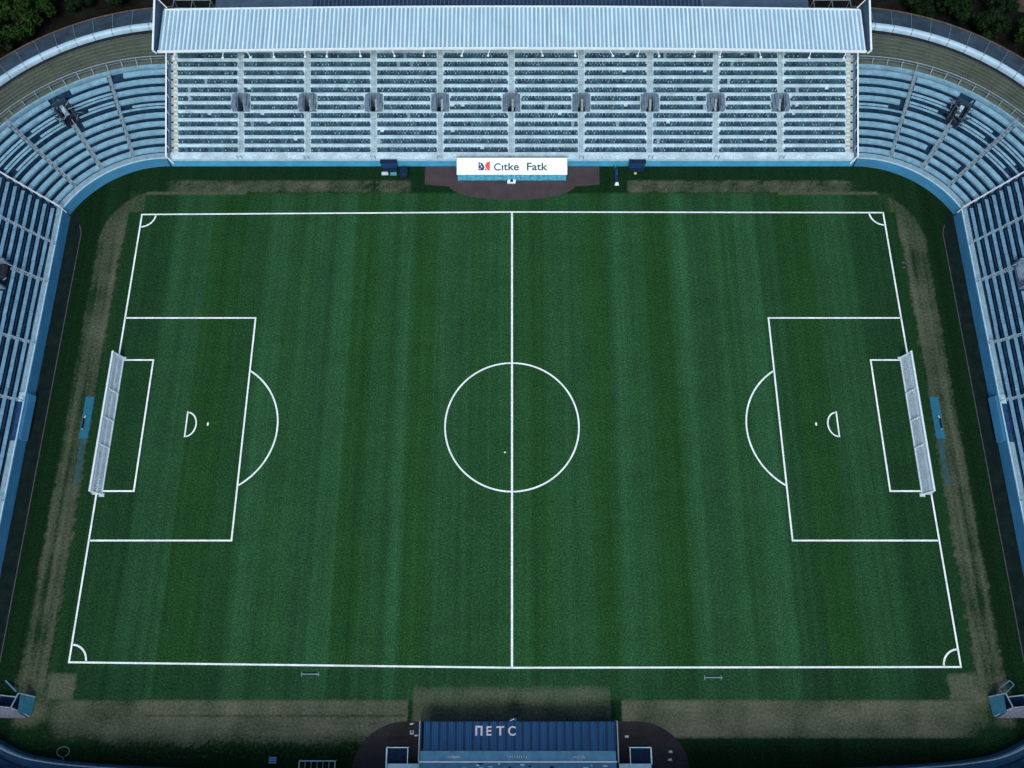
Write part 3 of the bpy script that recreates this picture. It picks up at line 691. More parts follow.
# ---------------- end stands
EX = 65.72; ET, ERI, EN = .97, .40, 15
def ed(k): return 1.55 + ET * k
def ez(k): return 1.38 + ERI * k
def ymax(d): return CY + (EX - CX + d) / math.tan(R(A1)) - .08
YB = -34.0
for sg in (-1, 1):
    nm = 'left' if sg < 0 else 'right'
    root = empty('end_stand', (sg * 68, 0, 0), 'straight navy stand with light blue plank rows behind the %s goal' % nm, 'stand', 'end stands behind the goals')
    def prism(mb_, poly, yb=YB, yt=None, cut=True):
        n = len(poly); b = len(mb_.v)
        for d, z in poly: mb_.v.append((sg * (EX + d), yb, z))
        for d, z in poly: mb_.v.append((sg * (EX + d), ymax(d) if yt is None else yt, z))
        for i in range(n):
            j = (i + 1) % n; mb_.f.append((b + i, b + j, b + n + j, b + n + i)); mb_.mi.append(0)
        mb_.f.append(tuple(b + i for i in reversed(range(n)))); mb_.f.append(tuple(b + n + i for i in range(n))); mb_.mi += [0, 0]
        return mb_
    prism(MB(), [(.12, -.02), (.52, 1.5), (.78, 1.5), (.78, -.02)]).build('front_wall', M['wall_blue'], root)
    prism(MB(), [(.58, 1.502), (.58, 1.58), (.76, 1.58), (.76, 1.502)]).build('coping', M['coping'], root)
    GA, GB = (-2.6, 2.9) if sg < 0 else (-2.8, 2.6)                          # navy floor hatch in the walkway
    w = MB(); prism(w, [(.80, .3), (.80, 1.36), (1.54, 1.38), (1.54, .3)], YB, GA - .01); prism(w, [(.80, .3), (.80, 1.36), (1.54, 1.38), (1.54, .3)], GB + 1.3)
    w.build('walkway', M['walk'], root)
    prism(MB(), [(.80, .3), (.80, 1.30), (1.54, 1.32), (1.54, .3)], GA, GB).build('access_hatch', M['navy'], root)
    prism(MB(), [(.80, .3), (.80, 1.45), (1.54, 1.48), (1.54, .3)], GB + .01, GB + 1.29).build('hatch_lid', M['coping'], root)
    prism(MB(), [(-.25, .4), (.18, 1.42), (.40, 1.62), (.40, .4)], GA + .2, GB + 1.1).build('gate_panel', M['cyan'] if False else M['wall_blue'], root)
    prof = [(1.542, 0)]
    for k in range(EN): prof += [(ed(k) + (.002 if k == 0 else 0), ez(k)), (ed(k + 1), ez(k))]
    prof += [(ed(EN), 0)]
    prism(MB(), prof).build('terrace', M['deck'], root)
    for k in range(EN):
        d0 = ed(k) + .20; z = ez(k) + .28
        cuts = [YB + .3, ymax(d0) - .35]
        segs = [(cuts[0], cuts[1])]
        if 4 <= k <= 7: segs = [(cuts[0], 18.6), (23.4, cuts[1])]
        for ya, yb_ in segs:
            m = MB()
            for y0, y1 in zip(arange(ya, yb_, 7)[:-1], arange(ya, yb_, 7)[1:]):
                j = rnd.uniform(-.03, .03); kz = rnd.uniform(-.02, .02)
                m.hexa([(sg * (EX + d0 + j), y0, z + kz), (sg * (EX + d0 + j + .5), y0, z + kz), (sg * (EX + d0 + j + .5), y1 - .04, z + kz), (sg * (EX + d0 + j), y1 - .04, z + kz),
                        (sg * (EX + d0 + j), y0, z + .07 + kz), (sg * (EX + d0 + j + .5), y0, z + .09 + kz), (sg * (EX + d0 + j + .5), y1 - .04, z + .09 + kz), (sg * (EX + d0 + j), y1 - .04, z + .07 + kz)])
            for y in arange(ya + .5, yb_ - .5, 14): m.box(sg * (EX + d0 + .15), sg * (EX + d0 + .3), y - .04, y + .04, ez(k), z)
            m.build('bench_row', M['bench_end'], root)
    for yf, sk in ((26.8, 22), (20.8, 15), (11.3, 11), (2.9, 8), (-10.8, 5), (-22, 3)):
        t = math.tan(R(sk)); top = 15 if yf < 22 else 13
        if yf == 20.8: top = 4
        st = MB()
        for k in range(top):
            for q in range(2):
                d0, d1 = ed(k) + q * ET / 2, ed(k) + (q + 1) * ET / 2; z = ez(k) + .22 + q * ERI / 2
                ya, yb_ = yf + t * d0, yf + t * d1
                st.hexa([(sg * (EX + d0), ya - .2, z - .2), (sg * (EX + d1), yb_ - .2, z - .2), (sg * (EX + d1), yb_ + .2, z - .2), (sg * (EX + d0), ya + .2, z - .2),
                         (sg * (EX + d0), ya - .2, z), (sg * (EX + d1), yb_ - .2, z), (sg * (EX + d1), yb_ + .2, z), (sg * (EX + d0), ya + .2, z)])
        so = st.build('aisle_stair', M['stair'], root)
        rl = MB(); rl.tube((sg * (EX + .7), yf, 2.2), (sg * (EX + ed(top)), yf + t * ed(top) + .25, ez(top) + .9), .06, 6)
        for k in range(0, top, 2): rl.tube((sg * (EX + ed(k)), yf + t * ed(k) + .22, ez(k) - .2), (sg * (EX + ed(k)), yf + t * ed(k) + .22, ez(k) + .95), .035, 6)
        rl.tube((sg * (EX + .7), yf, 1.4), (sg * (EX + .7), yf, 2.25), .06, 6)
        rl.build('handrail', M['rail'], so)
    # stair entrance in the seating, half outside the picture
    e = MB(); X0, X1 = sg * (EX + ed(4) + .1), sg * (EX + ed(8))
    e.box(X0, X1, 19.0, 19.25, 2.0, ez(6) + 1.0); e.box(X0, X1, 22.7, 22.95, 2.0, ez(6) + 1.0); e.box(X1 - sg * .25, X1, 19.26, 22.69, 2.0, ez(7) + 1.2)
    eo = e.build('stair_entrance', M['vom'], root)
    fl = MB(); fl.box(X0, X1 - sg * .26, 19.26, 22.69, 2.0, ez(5) + .1); fl.build('landing', M['dark'] if sg < 0 else M['vom'], eo)
    cl = MB()
    for i in range(26):
        p = Vector((sg * (EX + ed(4) + rnd.uniform(-.4, 3.6)), rnd.uniform(18.8, 23.2), ez(5) + rnd.uniform(.3, 1.3))); th = rnd.uniform(0, 3.14)
        cl.bar(p, p + Vector((math.cos(th), math.sin(th), rnd.uniform(-.3, .3))) * rnd.uniform(.3, 1.1), rnd.uniform(.05, .16), .08, rnd.choice((0, 0, 1, 2)))
    cl.build('stacked_rails', [M['canopy'], M['rail'], M['stair']], eo)
    prism(MB(), [(ed(EN) + .002, 0), (ed(EN) + .002, ez(EN) + 1.2), (ed(EN) + .3, ez(EN) + 1.2), (ed(EN) + .3, 0)]).build('rear_wall', M['canopy'], root)

# ---------------- near stand (only its curved front rail enters the frame)
nroot = empty('near_stand', (0, -50, 0), 'low blue stand front curving along the bottom edge of the grounds with a white rail', 'stand')
ctl = [(-66.6, -34.1), (-65.4, -36.8), (-63.6, -38.7), (-61.3, -40.05), (-59.0, -41.05), (-56.2, -41.75), (-50.1, -42.4), (-38.2, -42.95), (-20, -43.4)]
def path(pts): 
    out = []
    P_ = [Vector((*p, 0)) for p in pts]
    for i in range(len(P_) - 1):
        p0 = P_[max(i - 1, 0)]; p1 = P_[i]; p2 = P_[i + 1]; p3 = P_[min(i + 2, len(P_) - 1)]
        for q in range(5):
            t = q / 5; out.append(.5 * ((2 * p1) + (p2 - p0) * t + (2 * p0 - 5 * p1 + 4 * p2 - p3) * t * t + (3 * p1 - p0 - 3 * p2 + p3) * t ** 3))
    return out + [P_[-1]]
lp = path(ctl)
full = lp + [Vector((-p.x, p.y, 0)) for p in reversed(lp)]
nrm = []
for i in range(len(full)):
    d = (full[min(i + 1, len(full) - 1)] - full[max(i - 1, 0)]).normalized(); nrm.append(Vector((d.y, -d.x, 0)))
def nplace(i, d, z): p = full[i] + nrm[i] * d; return (p.x, p.y, z)
ids = list(range(len(full)))
MB().sweep(nplace, ids, [(0, -.02), (.1, 1.1), (.3, 1.1), (.3, -.02)]).build('front_wall', M['deep_blue'], nroot)
MB().sweep(nplace, ids, [(.31, .2), (.31, 1.02), (1.3, 1.05), (1.3, .2)]).build('walkway', M['deep_blue'], nroot)
for k in range(3):
    MB().sweep(nplace, ids, [(1.301 + .9 * k, .2), (1.301 + .9 * k, 1.4 + .4 * k), (2.2 + .9 * k, 1.4 + .4 * k), (2.2 + .9 * k, .2)]).build('terrace_step', M['steel_blue'] if k == 1 else M['deck'], nroot)
rl = MB()
for i in ids[:-1]:
    rl.tube(nplace(i, .2, 2.0), nplace(i + 1, .2, 2.0), .07, 6); rl.tube(nplace(i, .2, 1.55), nplace(i + 1, .2, 1.55), .035, 6)
for i in ids[::3]: rl.tube(nplace(i, .2, 1.1), nplace(i, .2, 2.05), .05, 6)
rl.build('railing', M['rail'], nroot)
# rear seating and roof of the near stand, behind the frame edge: it shades the grass below it
MB().hexa([(-64, -47.2, .2), (64, -47.2, .2), (64, -58, .2), (-64, -58, .2), (-64, -47.2, 2.4), (64, -47.2, 2.4), (64, -58, 7.5), (-64, -58, 7.5)]).build('rear_terrace', M['deck'], nroot)
MB().hexa([(-64, -48.2, 11.0), (64, -48.2, 11.0), (64, -59, 9.6), (-64, -59, 9.6), (-64, -48.2, 11.3), (64, -48.2, 11.3), (64, -59, 9.9), (-64, -59, 9.9)]).build('roof', M['canopy'], nroot)
MB().box(-64, 64, -58.4, -58.1, 0, 9.7).build('rear_wall', M['canopy'], nroot)

# ------------------------------------------------------------------ clubhouse behind the covered stand
cb = empty('clubhouse', (0, 66, 0), 'low building with navy ribbed roof between blue grey flat roofs behind the covered stand', 'building')
MB().box(-46, 46, 61.7, 79, 0, 5.6).build('wall', M['vom'], cb)
r1 = MB()
for i in range(96):
    xa = -31 + i * .645
    if xa > 29.3: break
    r1.box(xa, xa + .62, 61.6, 79.4, 5.7, 5.9); r1.box(xa + .40, xa + .60, 61.6, 79.4, 5.9, 6.06, 1)
r1.build('ribbed_roof', [M['club_roof'], M['club_flat']], cb)
for a, b_ in ((-46.2, -31.02), (30.0, 46.2)):
    f = MB(); f.box(a, b_, 61.6, 79.4, 5.62, 6.0); n = 4
    for i in range(1, n): f.box(a + (b_ - a) * i / n - .05, a + (b_ - a) * i / n + .05, 61.6, 79.4, 6.0, 6.07, 1)
    f.build('flat_roof', [M['club_flat'], M['gable']], cb)
for sg in (-1, 1):
    fr = MB(); x0, x1 = sg * 46.8, sg * 52.5
    for y in (63.6, 65.2, 66.8): fr.tube((x0, y, 6.6), (x1, y, 6.6), .07, 6, 0)
    for x in (x0, (x0 + x1) / 2, x1):
        for y in (63.6, 65.2, 66.8): fr.tube((x, y, 0), (x, y, 6.6), .06, 6, 0)
        fr.tube((x, 63.6, 6.6), (x, 66.8, 6.6), .05, 6, 0)
    fr.box(x0, x1, 63.6, 66.8, 5.0, 5.08, 1)
    fr.bar((x0, 64.4, 5.6), (x1, 64.6, 4.2), .12, .3, 0)
    tag(fr.build('stair_tower', [M['rail'], M['dark']], None, (sg * 49.6, 65.2, 0)), 'steel stair frame behind the %s end of the white roof' % ('left' if sg < 0 else 'right'), 'stairs', 'steel stair frames beside the clubhouse')

# ------------------------------------------------------------------ far dugout with the white sign roof
def text_mesh(name, body, size, loc, tilt, m, parent, sx=1.0, extr=.01, align='LEFT', spacing=1.0, bold=0.0):
    cu = bpy.data.curves.new(name, 'FONT'); cu.body = body; cu.size = size; cu.extrude = extr; cu.align_x = align; cu.space_character = spacing; cu.offset = bold
    tmp = bpy.data.objects.new('tmp', cu); col.objects.link(tmp)
    dg = bpy.context.evaluated_depsgraph_get(); me = bpy.data.meshes.new_from_object(tmp.evaluated_get(dg))
    bpy.data.objects.remove(tmp); bpy.data.curves.remove(cu)
    me.name = name; me.materials.clear(); me.materials.append(m)
    ct, st_ = math.cos(tilt), math.sin(tilt); o0 = Vector((0, 0, 0)); p = parent
    while p is not None: o0 += p.location; p = p.parent
    for v in me.vertices:
        x, y, z = v.co; v.co = (x * sx + loc[0] - o0.x, y * ct - z * st_ + loc[1] - o0.y, y * st_ + z * ct + loc[2] - o0.z)
    me.update()
    o = bpy.data.objects.new(name, me); col.objects.link(o); o.parent = parent
    return o
dg = empty('dugout', (0, 39.9, 0), 'team shelter with flat white sign roof and cyan front on the red asphalt', 'dugout')
yf, yb, zf, zb = 38.55, 41.0, 1.72, 2.45; tl = math.atan2(zb - zf, yb - yf)
ro = MB(); ro.hexa([(-8.28, yf, zf - .12), (8.28, yf, zf - .12), (8.28, yb, zb - .12), (-8.28, yb, zb - .12), (-8.28, yf, zf), (8.28, yf, zf), (8.28, yb, zb), (-8.28, yb, zb)])
ro_ = ro.build('roof', M['sign'], dg, bevel=.03)
MB().box(-8.3, 8.3, yb + .005, yb + .1, 1.6, zb + .06).build('rear_panel', M['gable'], dg)
fp = MB()
for i in range(12): fp.box(-8.15 + i * 1.36, -8.15 + i * 1.36 + 1.30, yf + .02, yf + .07, .1, zf - .14)
fp.build('front_panel', M['cyan'], dg)
ps_ = MB()
for i in range(13): ps_.box(-8.19 + i * 1.36 - .02, -8.19 + i * 1.36 + .05, yf - .0, yf + .1, 0, zf - .125)
ps_.build('post', M['wall_blue'], dg)
for s_ in (-1, 1): MB().hexa([(s_ * 8.2, yf + .12, 0), (s_ * 8.12, yf + .12, 0), (s_ * 8.12, yb - .02, 0), (s_ * 8.2, yb - .02, 0), (s_ * 8.2, yf + .12, zf - .13), (s_ * 8.12, yf + .12, zf - .13), (s_ * 8.12, yb - .02, zb - .16), (s_ * 8.2, yb - .02, zb - .16)]).build('side_panel', M['cyan'], dg)
def rpt(x, s, lift=.02):   # point on the roof, s metres up the slope
    return (x, yf + s * math.cos(tl) - lift * math.sin(tl), zf + s * math.sin(tl) + lift * math.cos(tl))
text_mesh('lettering', 'C', 1.55, rpt(-2.75, .60), tl, M['ink'], ro_, 1.0, bold=.02)
text_mesh('lettering', 'ıtke', 1.62, rpt(-1.62, .64), tl, M['ink'], ro_, 1.1, bold=.025)
text_mesh('lettering', 'Fatk', 1.62, rpt(2.12, .64), tl, M['ink'], ro_, 1.12, bold=.025)
em = MB()
def flat(pts, mi): em.face([rpt(x, s) for x, s in pts], mi)
flat([(-5.02, .62), (-4.28, .62), (-4.1, 1.05), (-4.28, 1.45), (-4.5, 1.75), (-4.7, 1.75), (-5.02, 1.9)], 0)
flat([(-3.95, 1.05), (-3.6, .6), (-3.32, .6), (-3.28, 2.0), (-3.75, 1.85), (-4.05, 1.4)], 1)
em.face([rpt(x, s, .022) for x, s in [(-4.2, .62), (-3.7, .62), (-3.98, .95)]], 1)
for x, s, r_ in ((-4.75, 1.5, .12), (-4.55, 1.15, .1), (-4.8, .85, .09)): em.face([rpt(x + r_ * math.cos(t), s + r_ * math.sin(t), .026) for t in np.linspace(0, 6.28, 9)[:-1]], 2)
em.build('emblem', [M['emblem_blue'], M['red'], M['sign']], ro_)
# cooler box in front of the dugout
cbx = empty('cooler_box', (-.1, 38.2, 0), 'small white cooler box on the red asphalt before the white sign dugout', 'box')
MB().hexa([(-.7, 38.0, 0), (.5, 38.0, 0), (.55, 38.5, 0), (-.6, 38.5, 0), (-.75, 37.95, .45), (.55, 37.95, .45), (.6, 38.5, .5), (-.65, 38.5, .5)]).build('body', M['white'], cbx, bevel=.05)
MB().box(-.25, .15, 38.05, 38.4, .48, .58).build('lid_handle', M['navy_dark'], cbx)

# ------------------------------------------------------------------ gates, bins by the far wall
def hoarding(xc, label):
    e = empty('equipment_locker', (xc, 40.6, 0), label, 'locker', 'navy lockers at the far wall')
    MB().box(xc - 1.2, xc + 1.2, 40.55, 41.05, .35, 1.75).build('body', M['navy'], e, bevel=.03)
    MB().box(xc - 1.25, xc + 1.25, 40.45, 41.1, 1.76, 1.86).build('lid', M['navy_dark'], e)
    MB().box(xc - 1.15, xc + 1.15, 40.2, 40.54, 0, .34).build('plinth', M['navy_dark'], e)
    return e
hoarding(-18.6, 'navy locker at the far wall with a dark bin beside it'); hoarding(18.9, 'navy locker at the far wall with a yellow ball before it')
b = MB()
for (x, y, m_, s) in ((-19.3, 39.75, 0, .55), (-18.0, 39.7, 1, .55)): b.hexa([(x - s, y - .25, 0), (x + s, y - .25, 0), (x + s, y + .25, 0), (x - s, y + .25, 0), (x - s * .8, y - .2, .35), (x + s * .9, y - .18, .3), (x + s * .8, y + .2, .4), (x - s * .9, y + .2, .33)], m_)
tag(b.build('kit_bag', [M['offwhite'], M['steel_blue']], None, (-18.6, 39.7, 0), bevel=.06), 'pale crumpled kit bags lying before the navy locker on the left', 'bag')
bn = empty('waste_bin', (-16.3, 39.4, 0), 'dark navy wheeled bin on grass left of the sign dugout', 'bin')
MB().hexa([(-16.75, 38.9, .1), (-15.85, 38.9, .1), (-15.85, 39.8, .1), (-16.75, 39.8, .1), (-16.85, 38.75, 1.3), (-15.75, 38.75, 1.3), (-15.75, 39.95, 1.3), (-16.85, 39.95, 1.3)]).build('body', M['navy_dark'], bn, bevel=.04)
MB().hexa([(-16.9, 38.65, 1.31), (-15.7, 38.65, 1.31), (-15.7, 40.0, 1.31), (-16.9, 40.0, 1.31), (-16.8, 38.75, 1.42), (-15.8, 38.75, 1.42), (-15.8, 39.95, 1.46), (-16.8, 39.95, 1.46)]).build('lid', M['navy_dark'], bn)
for s_ in (-.4, .4): MB().tube((-16.3 + s_ - .08, 39.85, .12), (-16.3 + s_ + .08, 39.85, .12), .12, 10).build('wheel', M['black'], bn)
pd = empty('post_pad', (15.75, 39.2, 0), 'tall navy padded stand with green cap and white foot right of sign dugout', 'post')
MB().hexa([(15.45, 38.25, 0), (16.1, 38.25, 0), (16.1, 40.3, 0), (15.45, 40.3, 0), (15.5, 38.3, .5), (16.05, 38.3, .5), (16.0, 40.3, 1.1), (15.5, 40.3, 1.1)]).build('padding', M['navy_dark'], pd, bevel=.06)
MB().box(15.6, 15.95, 38.9, 39.9, .72, .98).build('stripe_panel', M['navy'], pd)
MB().tube((15.65, 40.5, .0), (15.65, 40.5, 1.2), .17, 10).build('cap', M['green'], pd)
MB().hexa([(15.5, 37.7, 0), (16.2, 37.7, 0), (16.15, 38.2, 0), (15.55, 38.2, 0), (15.6, 37.8, .3), (16.1, 37.75, .35), (16.05, 38.15, .35), (15.65, 38.15, .3)]).build('foot', M['white'], pd, bevel=.05)

def ball(name, loc, r, m, label, group=None):
    import bmesh
    bm = bmesh.new(); bmesh.ops.create_icosphere(bm, subdivisions=3, radius=r); me = bpy.data.meshes.new(name); bm.to_mesh(me); bm.free()
    for p in me.polygons:
        p.use_smooth = True
        p.material_index = 1 if (math.sin(p.center.x * 9 / r) + math.sin(p.center.y * 7 / r + 1) + math.sin(p.center.z * 8 / r)) > 1.4 else 0
    me.materials.append(m); me.materials.append(M['navy_dark'])
    o = bpy.data.objects.new(name, me); col.objects.link(o); o.location = loc
    return tag(o, label, 'ball', group)
ball('football', (18.7, 39.75, .22), .24, M['cream'], 'yellowish ball on grass before the navy locker on the right')
ball('football', (-.95, -3.9, .16), .15, M['white'], 'white football on the turf just left of the halfway line inside the centre circle')

# ------------------------------------------------------------------ goals
def goal(sg):
    nm = 'left' if sg < 0 else 'right'
    g = empty('goal', (sg * 54.9, 0, 0), 'wide white framed football goal with grey net at the %s end of the pitch' % nm, 'goal', 'football goals')
    xg, xt = sg * 54.45, sg * 55.0; ya, yb_ = -9.62, 9.80; H = 2.35
    MB().bar((xg, ya + .12, .1), (xg, yb_ - .12, .1), .2, .18).build('ground_bar', M['white'], g)
    MB().tube((xt, ya - .1, H), (xt, yb_ + .1, H), .15, 10).build('crossbar', M['white'], g)
    xb = sg * 55.7
    for y in (ya, yb_):
        p = MB(); p.tube((xg, y, 0), (xt, y, H - .05), .12, 10); p.build('post', M['white'], g)
        f = MB(); f.tube((xg, y, .12), (xb, y, .12), .08, 8); f.tube((xb, y, .12), (xt, y, H - .1), .06, 8)
        f.box(xg - .35, xg + .35, y - .35, y + .1, .0, .12)
        f.build('side_frame', M['offwhite'], g)
    net = MB()
    def P_(u, y, sag=0):     # u 0..1 from crossbar down the back to the ground
        return Vector((xt + (xb - xt) * (u ** .8) , y, (H - .08) * (1 - u) + .08))
    ny = 88; nu = 12; w = .036
    for i in range(ny + 1):
        y = ya + (yb_ - ya) * i / ny
        for j in range(3): net.bar(P_(j / 3, y), P_((j + 1) / 3, y), w)
    for j in range(nu + 1):
        for i in range(8):
            y0 = ya + (yb_ - ya) * i / 8; y1 = ya + (yb_ - ya) * (i + 1) / 8; net.bar(P_(j / nu, y0), P_(j / nu, y1), w)
    for y in (ya, yb_):       # side nets
        for j in range(7):
            t = j / 7; a = Vector((xg, y, .1)).lerp(Vector((xt, y, H)), t); b2 = P_(1 - t, y); net.bar(a, b2, w)
        for j in range(1, 4):
            t = j / 4; a = Vector((xt, y, H - .1)); net.bar(a, (xg + (xb - xg) * t, y, .1), w)
    # front drape that hangs loose in the mouth
    def F_(u, y): return Vector((xt + (xg - xt) * u - sg * .02, y, H * (1 - u) + .1 * u))
    for i in range(ny + 1):
        y = ya + (yb_ - ya) * (i + .5) / (ny + 1); net.bar(F_(0, y), F_(1, y), w)
    for j in range(1, 17): net.bar(F_(j / 17, ya + .1), F_(j / 17, yb_ - .1), w)
    net.build('net', M['net'], g)
    for y in (-3.2, .6, 4.6):
        s_ = MB(); s_.bar(F_(0, y) + Vector((-sg * .04, 0, .05)), F_(1, y - .15) + Vector((-sg * .04, 0, .05)), .12, .1); s_.bar(F_(.4, y - .2) + Vector((-sg * .05, 0, .06)), F_(.6, y + .05) + Vector((-sg * .05, 0, .06)), .16, .12)
        s_.build('net_support', M['white'], g)
    return g
goal(-1); goal(1)

# mats behind the goals with a black tube on each
for sg in (-1, 1):
    nm = 'left' if sg < 0 else 'right'
    e = empty('rubber_mat', (sg * 58.3, 1, 0), 'teal blue rubber mat on the ground behind the %s goal' % nm, 'mat', 'rubber mats behind the goals')
    x0, x1 = (57.62, 58.85)
    MB().hexa([(sg * x0, -1.95, .01), (sg * x1, -1.95, .01), (sg * x1, 4.05, .01), (sg * x0, 4.05, .01), (sg * x0, -1.95, .05), (sg * x1, -1.95, .05), (sg * x1, 4.05, .05), (sg * x0, 4.05, .05)]).build('pad', M['mat_blue'], e, bevel=.02)
    MB().box(sg * 57.7, sg * 58.5, -8.2, -2.0, .01, .035).build('faded_pad', M['mat_faded'], e)
    t = MB(); xx = sg * 58.55
    t.tube((xx, -.55, .16), (xx - sg * .02, .9, .16), .12, 10, 0); t.tube((xx - sg * .05, .9, .2), (xx - sg * .25, 1.25, .22), .07, 8, 1); t.tube((xx, -.55, .18), (xx - sg * .1, -.75, .2), .06, 8, 1)
    tag(t.build('rolled_banner', [M['black'], M['offwhite']], None, (xx, .3, 0)), 'black rolled tube lying on the blue mat behind the %s goal' % nm, 'roll', 'black rolls on the mats')

# ------------------------------------------------------------------ near dugout (blue ribbed roof)
nd = empty('dugout', (.8, -40, 0), 'long blue ribbed roof dugout with white letters at the bottom edge', 'dugout')
XA, XB = -10.95, 12.35
rb = MB(); n = 46; stp = (XB - XA - .5) / n
for i in range(n):
    xa = XA + .45 + i * stp
    rb.hexa([(xa, -40.85, 2.25), (xa + stp, -40.85, 2.25), (xa + stp, -37.62, 2.5), (xa, -37.62, 2.5), (xa, -40.85, 2.33), (xa + stp, -40.85, 2.33), (xa + stp, -37.62, 2.58), (xa, -37.62, 2.58)], 1 if i % 2 else 0)
    rb.hexa([(xa + .02, -40.84, 2.332), (xa + stp * .5, -40.84, 2.332), (xa + stp * .5, -37.64, 2.582), (xa + .02, -37.64, 2.582), (xa + .06, -40.84, 2.42), (xa + stp * .45, -40.84, 2.42), (xa + stp * .45, -37.64, 2.67), (xa + .06, -37.64, 2.67)], 0)
nr = rb.build('ribbed_roof', [M['royal'], M['royal_dark']], nd)
tl2 = math.atan2(.25, 3.23)
for ch, x, sx in (('п', -4.45, .95), ('E', -3.1, .95), ('T', -1.85, 1.05), ('C', -.50, .95)):
    yy = -39.15; text_mesh('lettering', ch, 1.9 if ch == 'п' else 1.45, (x, yy, 2.59 + (yy + 37.62) * .0774 + .10), tl2, M['letter'], nr, sx, .012, bold=.03)
MB().box(XA + .1, XB - .1, -40.8, -40.7, 0, 2.2).build('rear_wall', M['royal_dark'], nd)
for x in (XA + .15, XB - .1): MB().hexa([(x - .06, -37.7, 0), (x + .06, -37.7, 0), (x + .06, -40.69, 0), (x - .06, -40.69, 0), (x - .06, -37.7, 2.45), (x + .06, -37.7, 2.45), (x + .06, -40.69, 2.2), (x - .06, -40.69, 2.2)]).build('side_wall', M['royal_dark'], nd)
MB().box(XA + .05, XB - .05, -42.0, -40.9, 1.75, 1.9).build('lower_roof', M['steel_blue'], nd)
for s_, (x, w) in enumerate(((-7.6, 1.6), (-.55, 2.5), (7.2, 1.5))):
    sm = MB()
    for i in range(9): sm.box(x + w * i / 9, x + w * i / 9 + rnd.uniform(.05, .16), -41.75 + rnd.uniform(0, .12), -41.5 + rnd.uniform(0, .15), 1.902, 1.915)
    sm.build('worn_print', M['letter'], nd)
MB().tube((XA, -42.08, 1.95), (XB, -42.08, 1.95), .09, 8).build('ridge_pipe', M['white'], nd)
bk = MB(); bk.box(XA, XB, -45.5, -42.18, 1.5, 1.7)
for i in range(60):
    x = rnd.uniform(XA + .2, XB - .8); y = rnd.uniform(-44.5, -42.4); bk.box(x, x + rnd.uniform(.15, .6), y, y + rnd.uniform(.05, .2), 1.702, 1.74, rnd.choice((1, 1, 2)))
bk.build('back_deck', [M['steel_blue'], M['ice'], M['royal_dark']], nd)
for x in (XA - .05, XB + .2):
    fr = MB(); fr.tube((x, -37.6, 2.3), (x, -42.1, 2.3), .08, 8); fr.tube((x, -37.6, 0), (x, -37.6, 2.3), .07, 8); fr.tube((x, -42.1, 0), (x, -42.1, 2.3), .07, 8)
    fr.build('end_frame', M['rail'], nd)
tk = MB(); tk.box(-.25, .55, -37.6, -37.25, 2.3, 2.62, 0); tk.tube((-.3, -37.6, 2.5), (.25, -37.3, 2.85), .05, 6, 1)
tk.build('camera_bracket', [M['royal'], M['offwhite']], nd)
for x0, x1, lab in ((-14.9, -11.02, 'left'), (12.6, 16.55, 'right')):
    e = empty('platform', ((x0 + x1) / 2, -43.5, 0), 'pale blue platform with white rail frame at the %s end of the blue dugout' % lab, 'platform', 'platforms beside the blue dugout')
    MB().box(x0 + .1, x1, -46, -42.35, .9, 1.15).build('deck', M['ice'], e, bevel=.02)
    MB().box(x0 + .2, x1 - .1, -46, -42.45, 0, .9).build('base', M['royal_dark'], e)
    rr = MB(); xa, xb = (x0, x0 + 2.5) if lab == 'left' else (x1 - 2.5, x1)
    for a, b_ in (((xa, -40.55), (xb, -40.55)), ((xa, -40.55), (xa, -46)), ((xb, -40.55), (xb, -42.4))): rr.bar((*a, 1.5), (*b_, 1.5), .15 if (a[0] == (x0 if lab == 'left' else x1) and a[0] == b_[0]) else .09, .1)
    for q in ((xa, -40.55), (xb, -40.55), (xa, -42.4), (xb, -42.4)): rr.tube((*q, 0), (*q, 1.5), .06, 6)
    rr.build('rail_frame', M['ice'], e)
    mesh = MB()
    for i in range(1, 12): mesh.bar((xa + .2 * i, -40.6, 1.0), (xa + .2 * i, -42.3, .6), .02)
    MB().box(xa + .1, xb - .1, -42.3, -40.65, .35, .42).build('tread', M['navy_dark'], e)

# ------------------------------------------------------------------ small items on the near side
def portable(x0, x1, y0, y1, z, name, label, cat, m=M['rail'], r=.07, bars=0):
    f = MB()
    for a, b_ in (((x0, y1), (x1, y1)), ((x0, y0), (x0, y1)), ((x1, y0), (x1, y1)), ((x0, y0), (x1, y0))): f.tube((*a, z), (*b_, z), r, 8)
    for q in ((x0, y1), (x1, y1), (x0, y0), (x1, y0)): f.tube((*q, 0), (*q, z), r * .9, 8)
    for i in range(1, bars + 1): x = x0 + (x1 - x0) * i / (bars + 1); f.tube((x, y0, z), (x, y1, z), r * .4, 6)
    return tag(f.build(name, m, None, ((x0 + x1) / 2, (y0 + y1) / 2, 0)), label, cat)
portable(-25.3, -21.05, -44.2, -42.05, 1.1, 'steel_frame', 'blue grey tube frame standing at the bottom edge left of the blue dugout', 'frame', bars=5)
e = empty('tool_crate', (-28.7, -42.0, 0), 'small slatted pale blue crate on dark grass left of the tube frame', 'crate')
cr = MB()
for i in range(3): cr.box(-29.1, -28.3, -42.35 + i * .26, -42.2 + i * .26, .42, .48)
for x in (-29.1, -28.36): cr.box(x, x + .06, -42.4, -41.62, 0, .42)
cr.build('slats', M['steel_blue'], e); MB().box(-29.03, -28.37, -42.3, -41.7, .02, .3).build('body', M['navy_dark'], e)
h_ = MB(); pp = [(-54.1 + .75 * math.cos(t), -41.1 + .55 * math.sin(t)) for t in np.linspace(-1.2, 4.6, 26)] + [(-53.9, -41.9), (-54.0, -42.3)]
for a, b_ in zip(pp[:-1], pp[1:]): h_.tube((*a, .06), (*b_, .06), .035, 6)
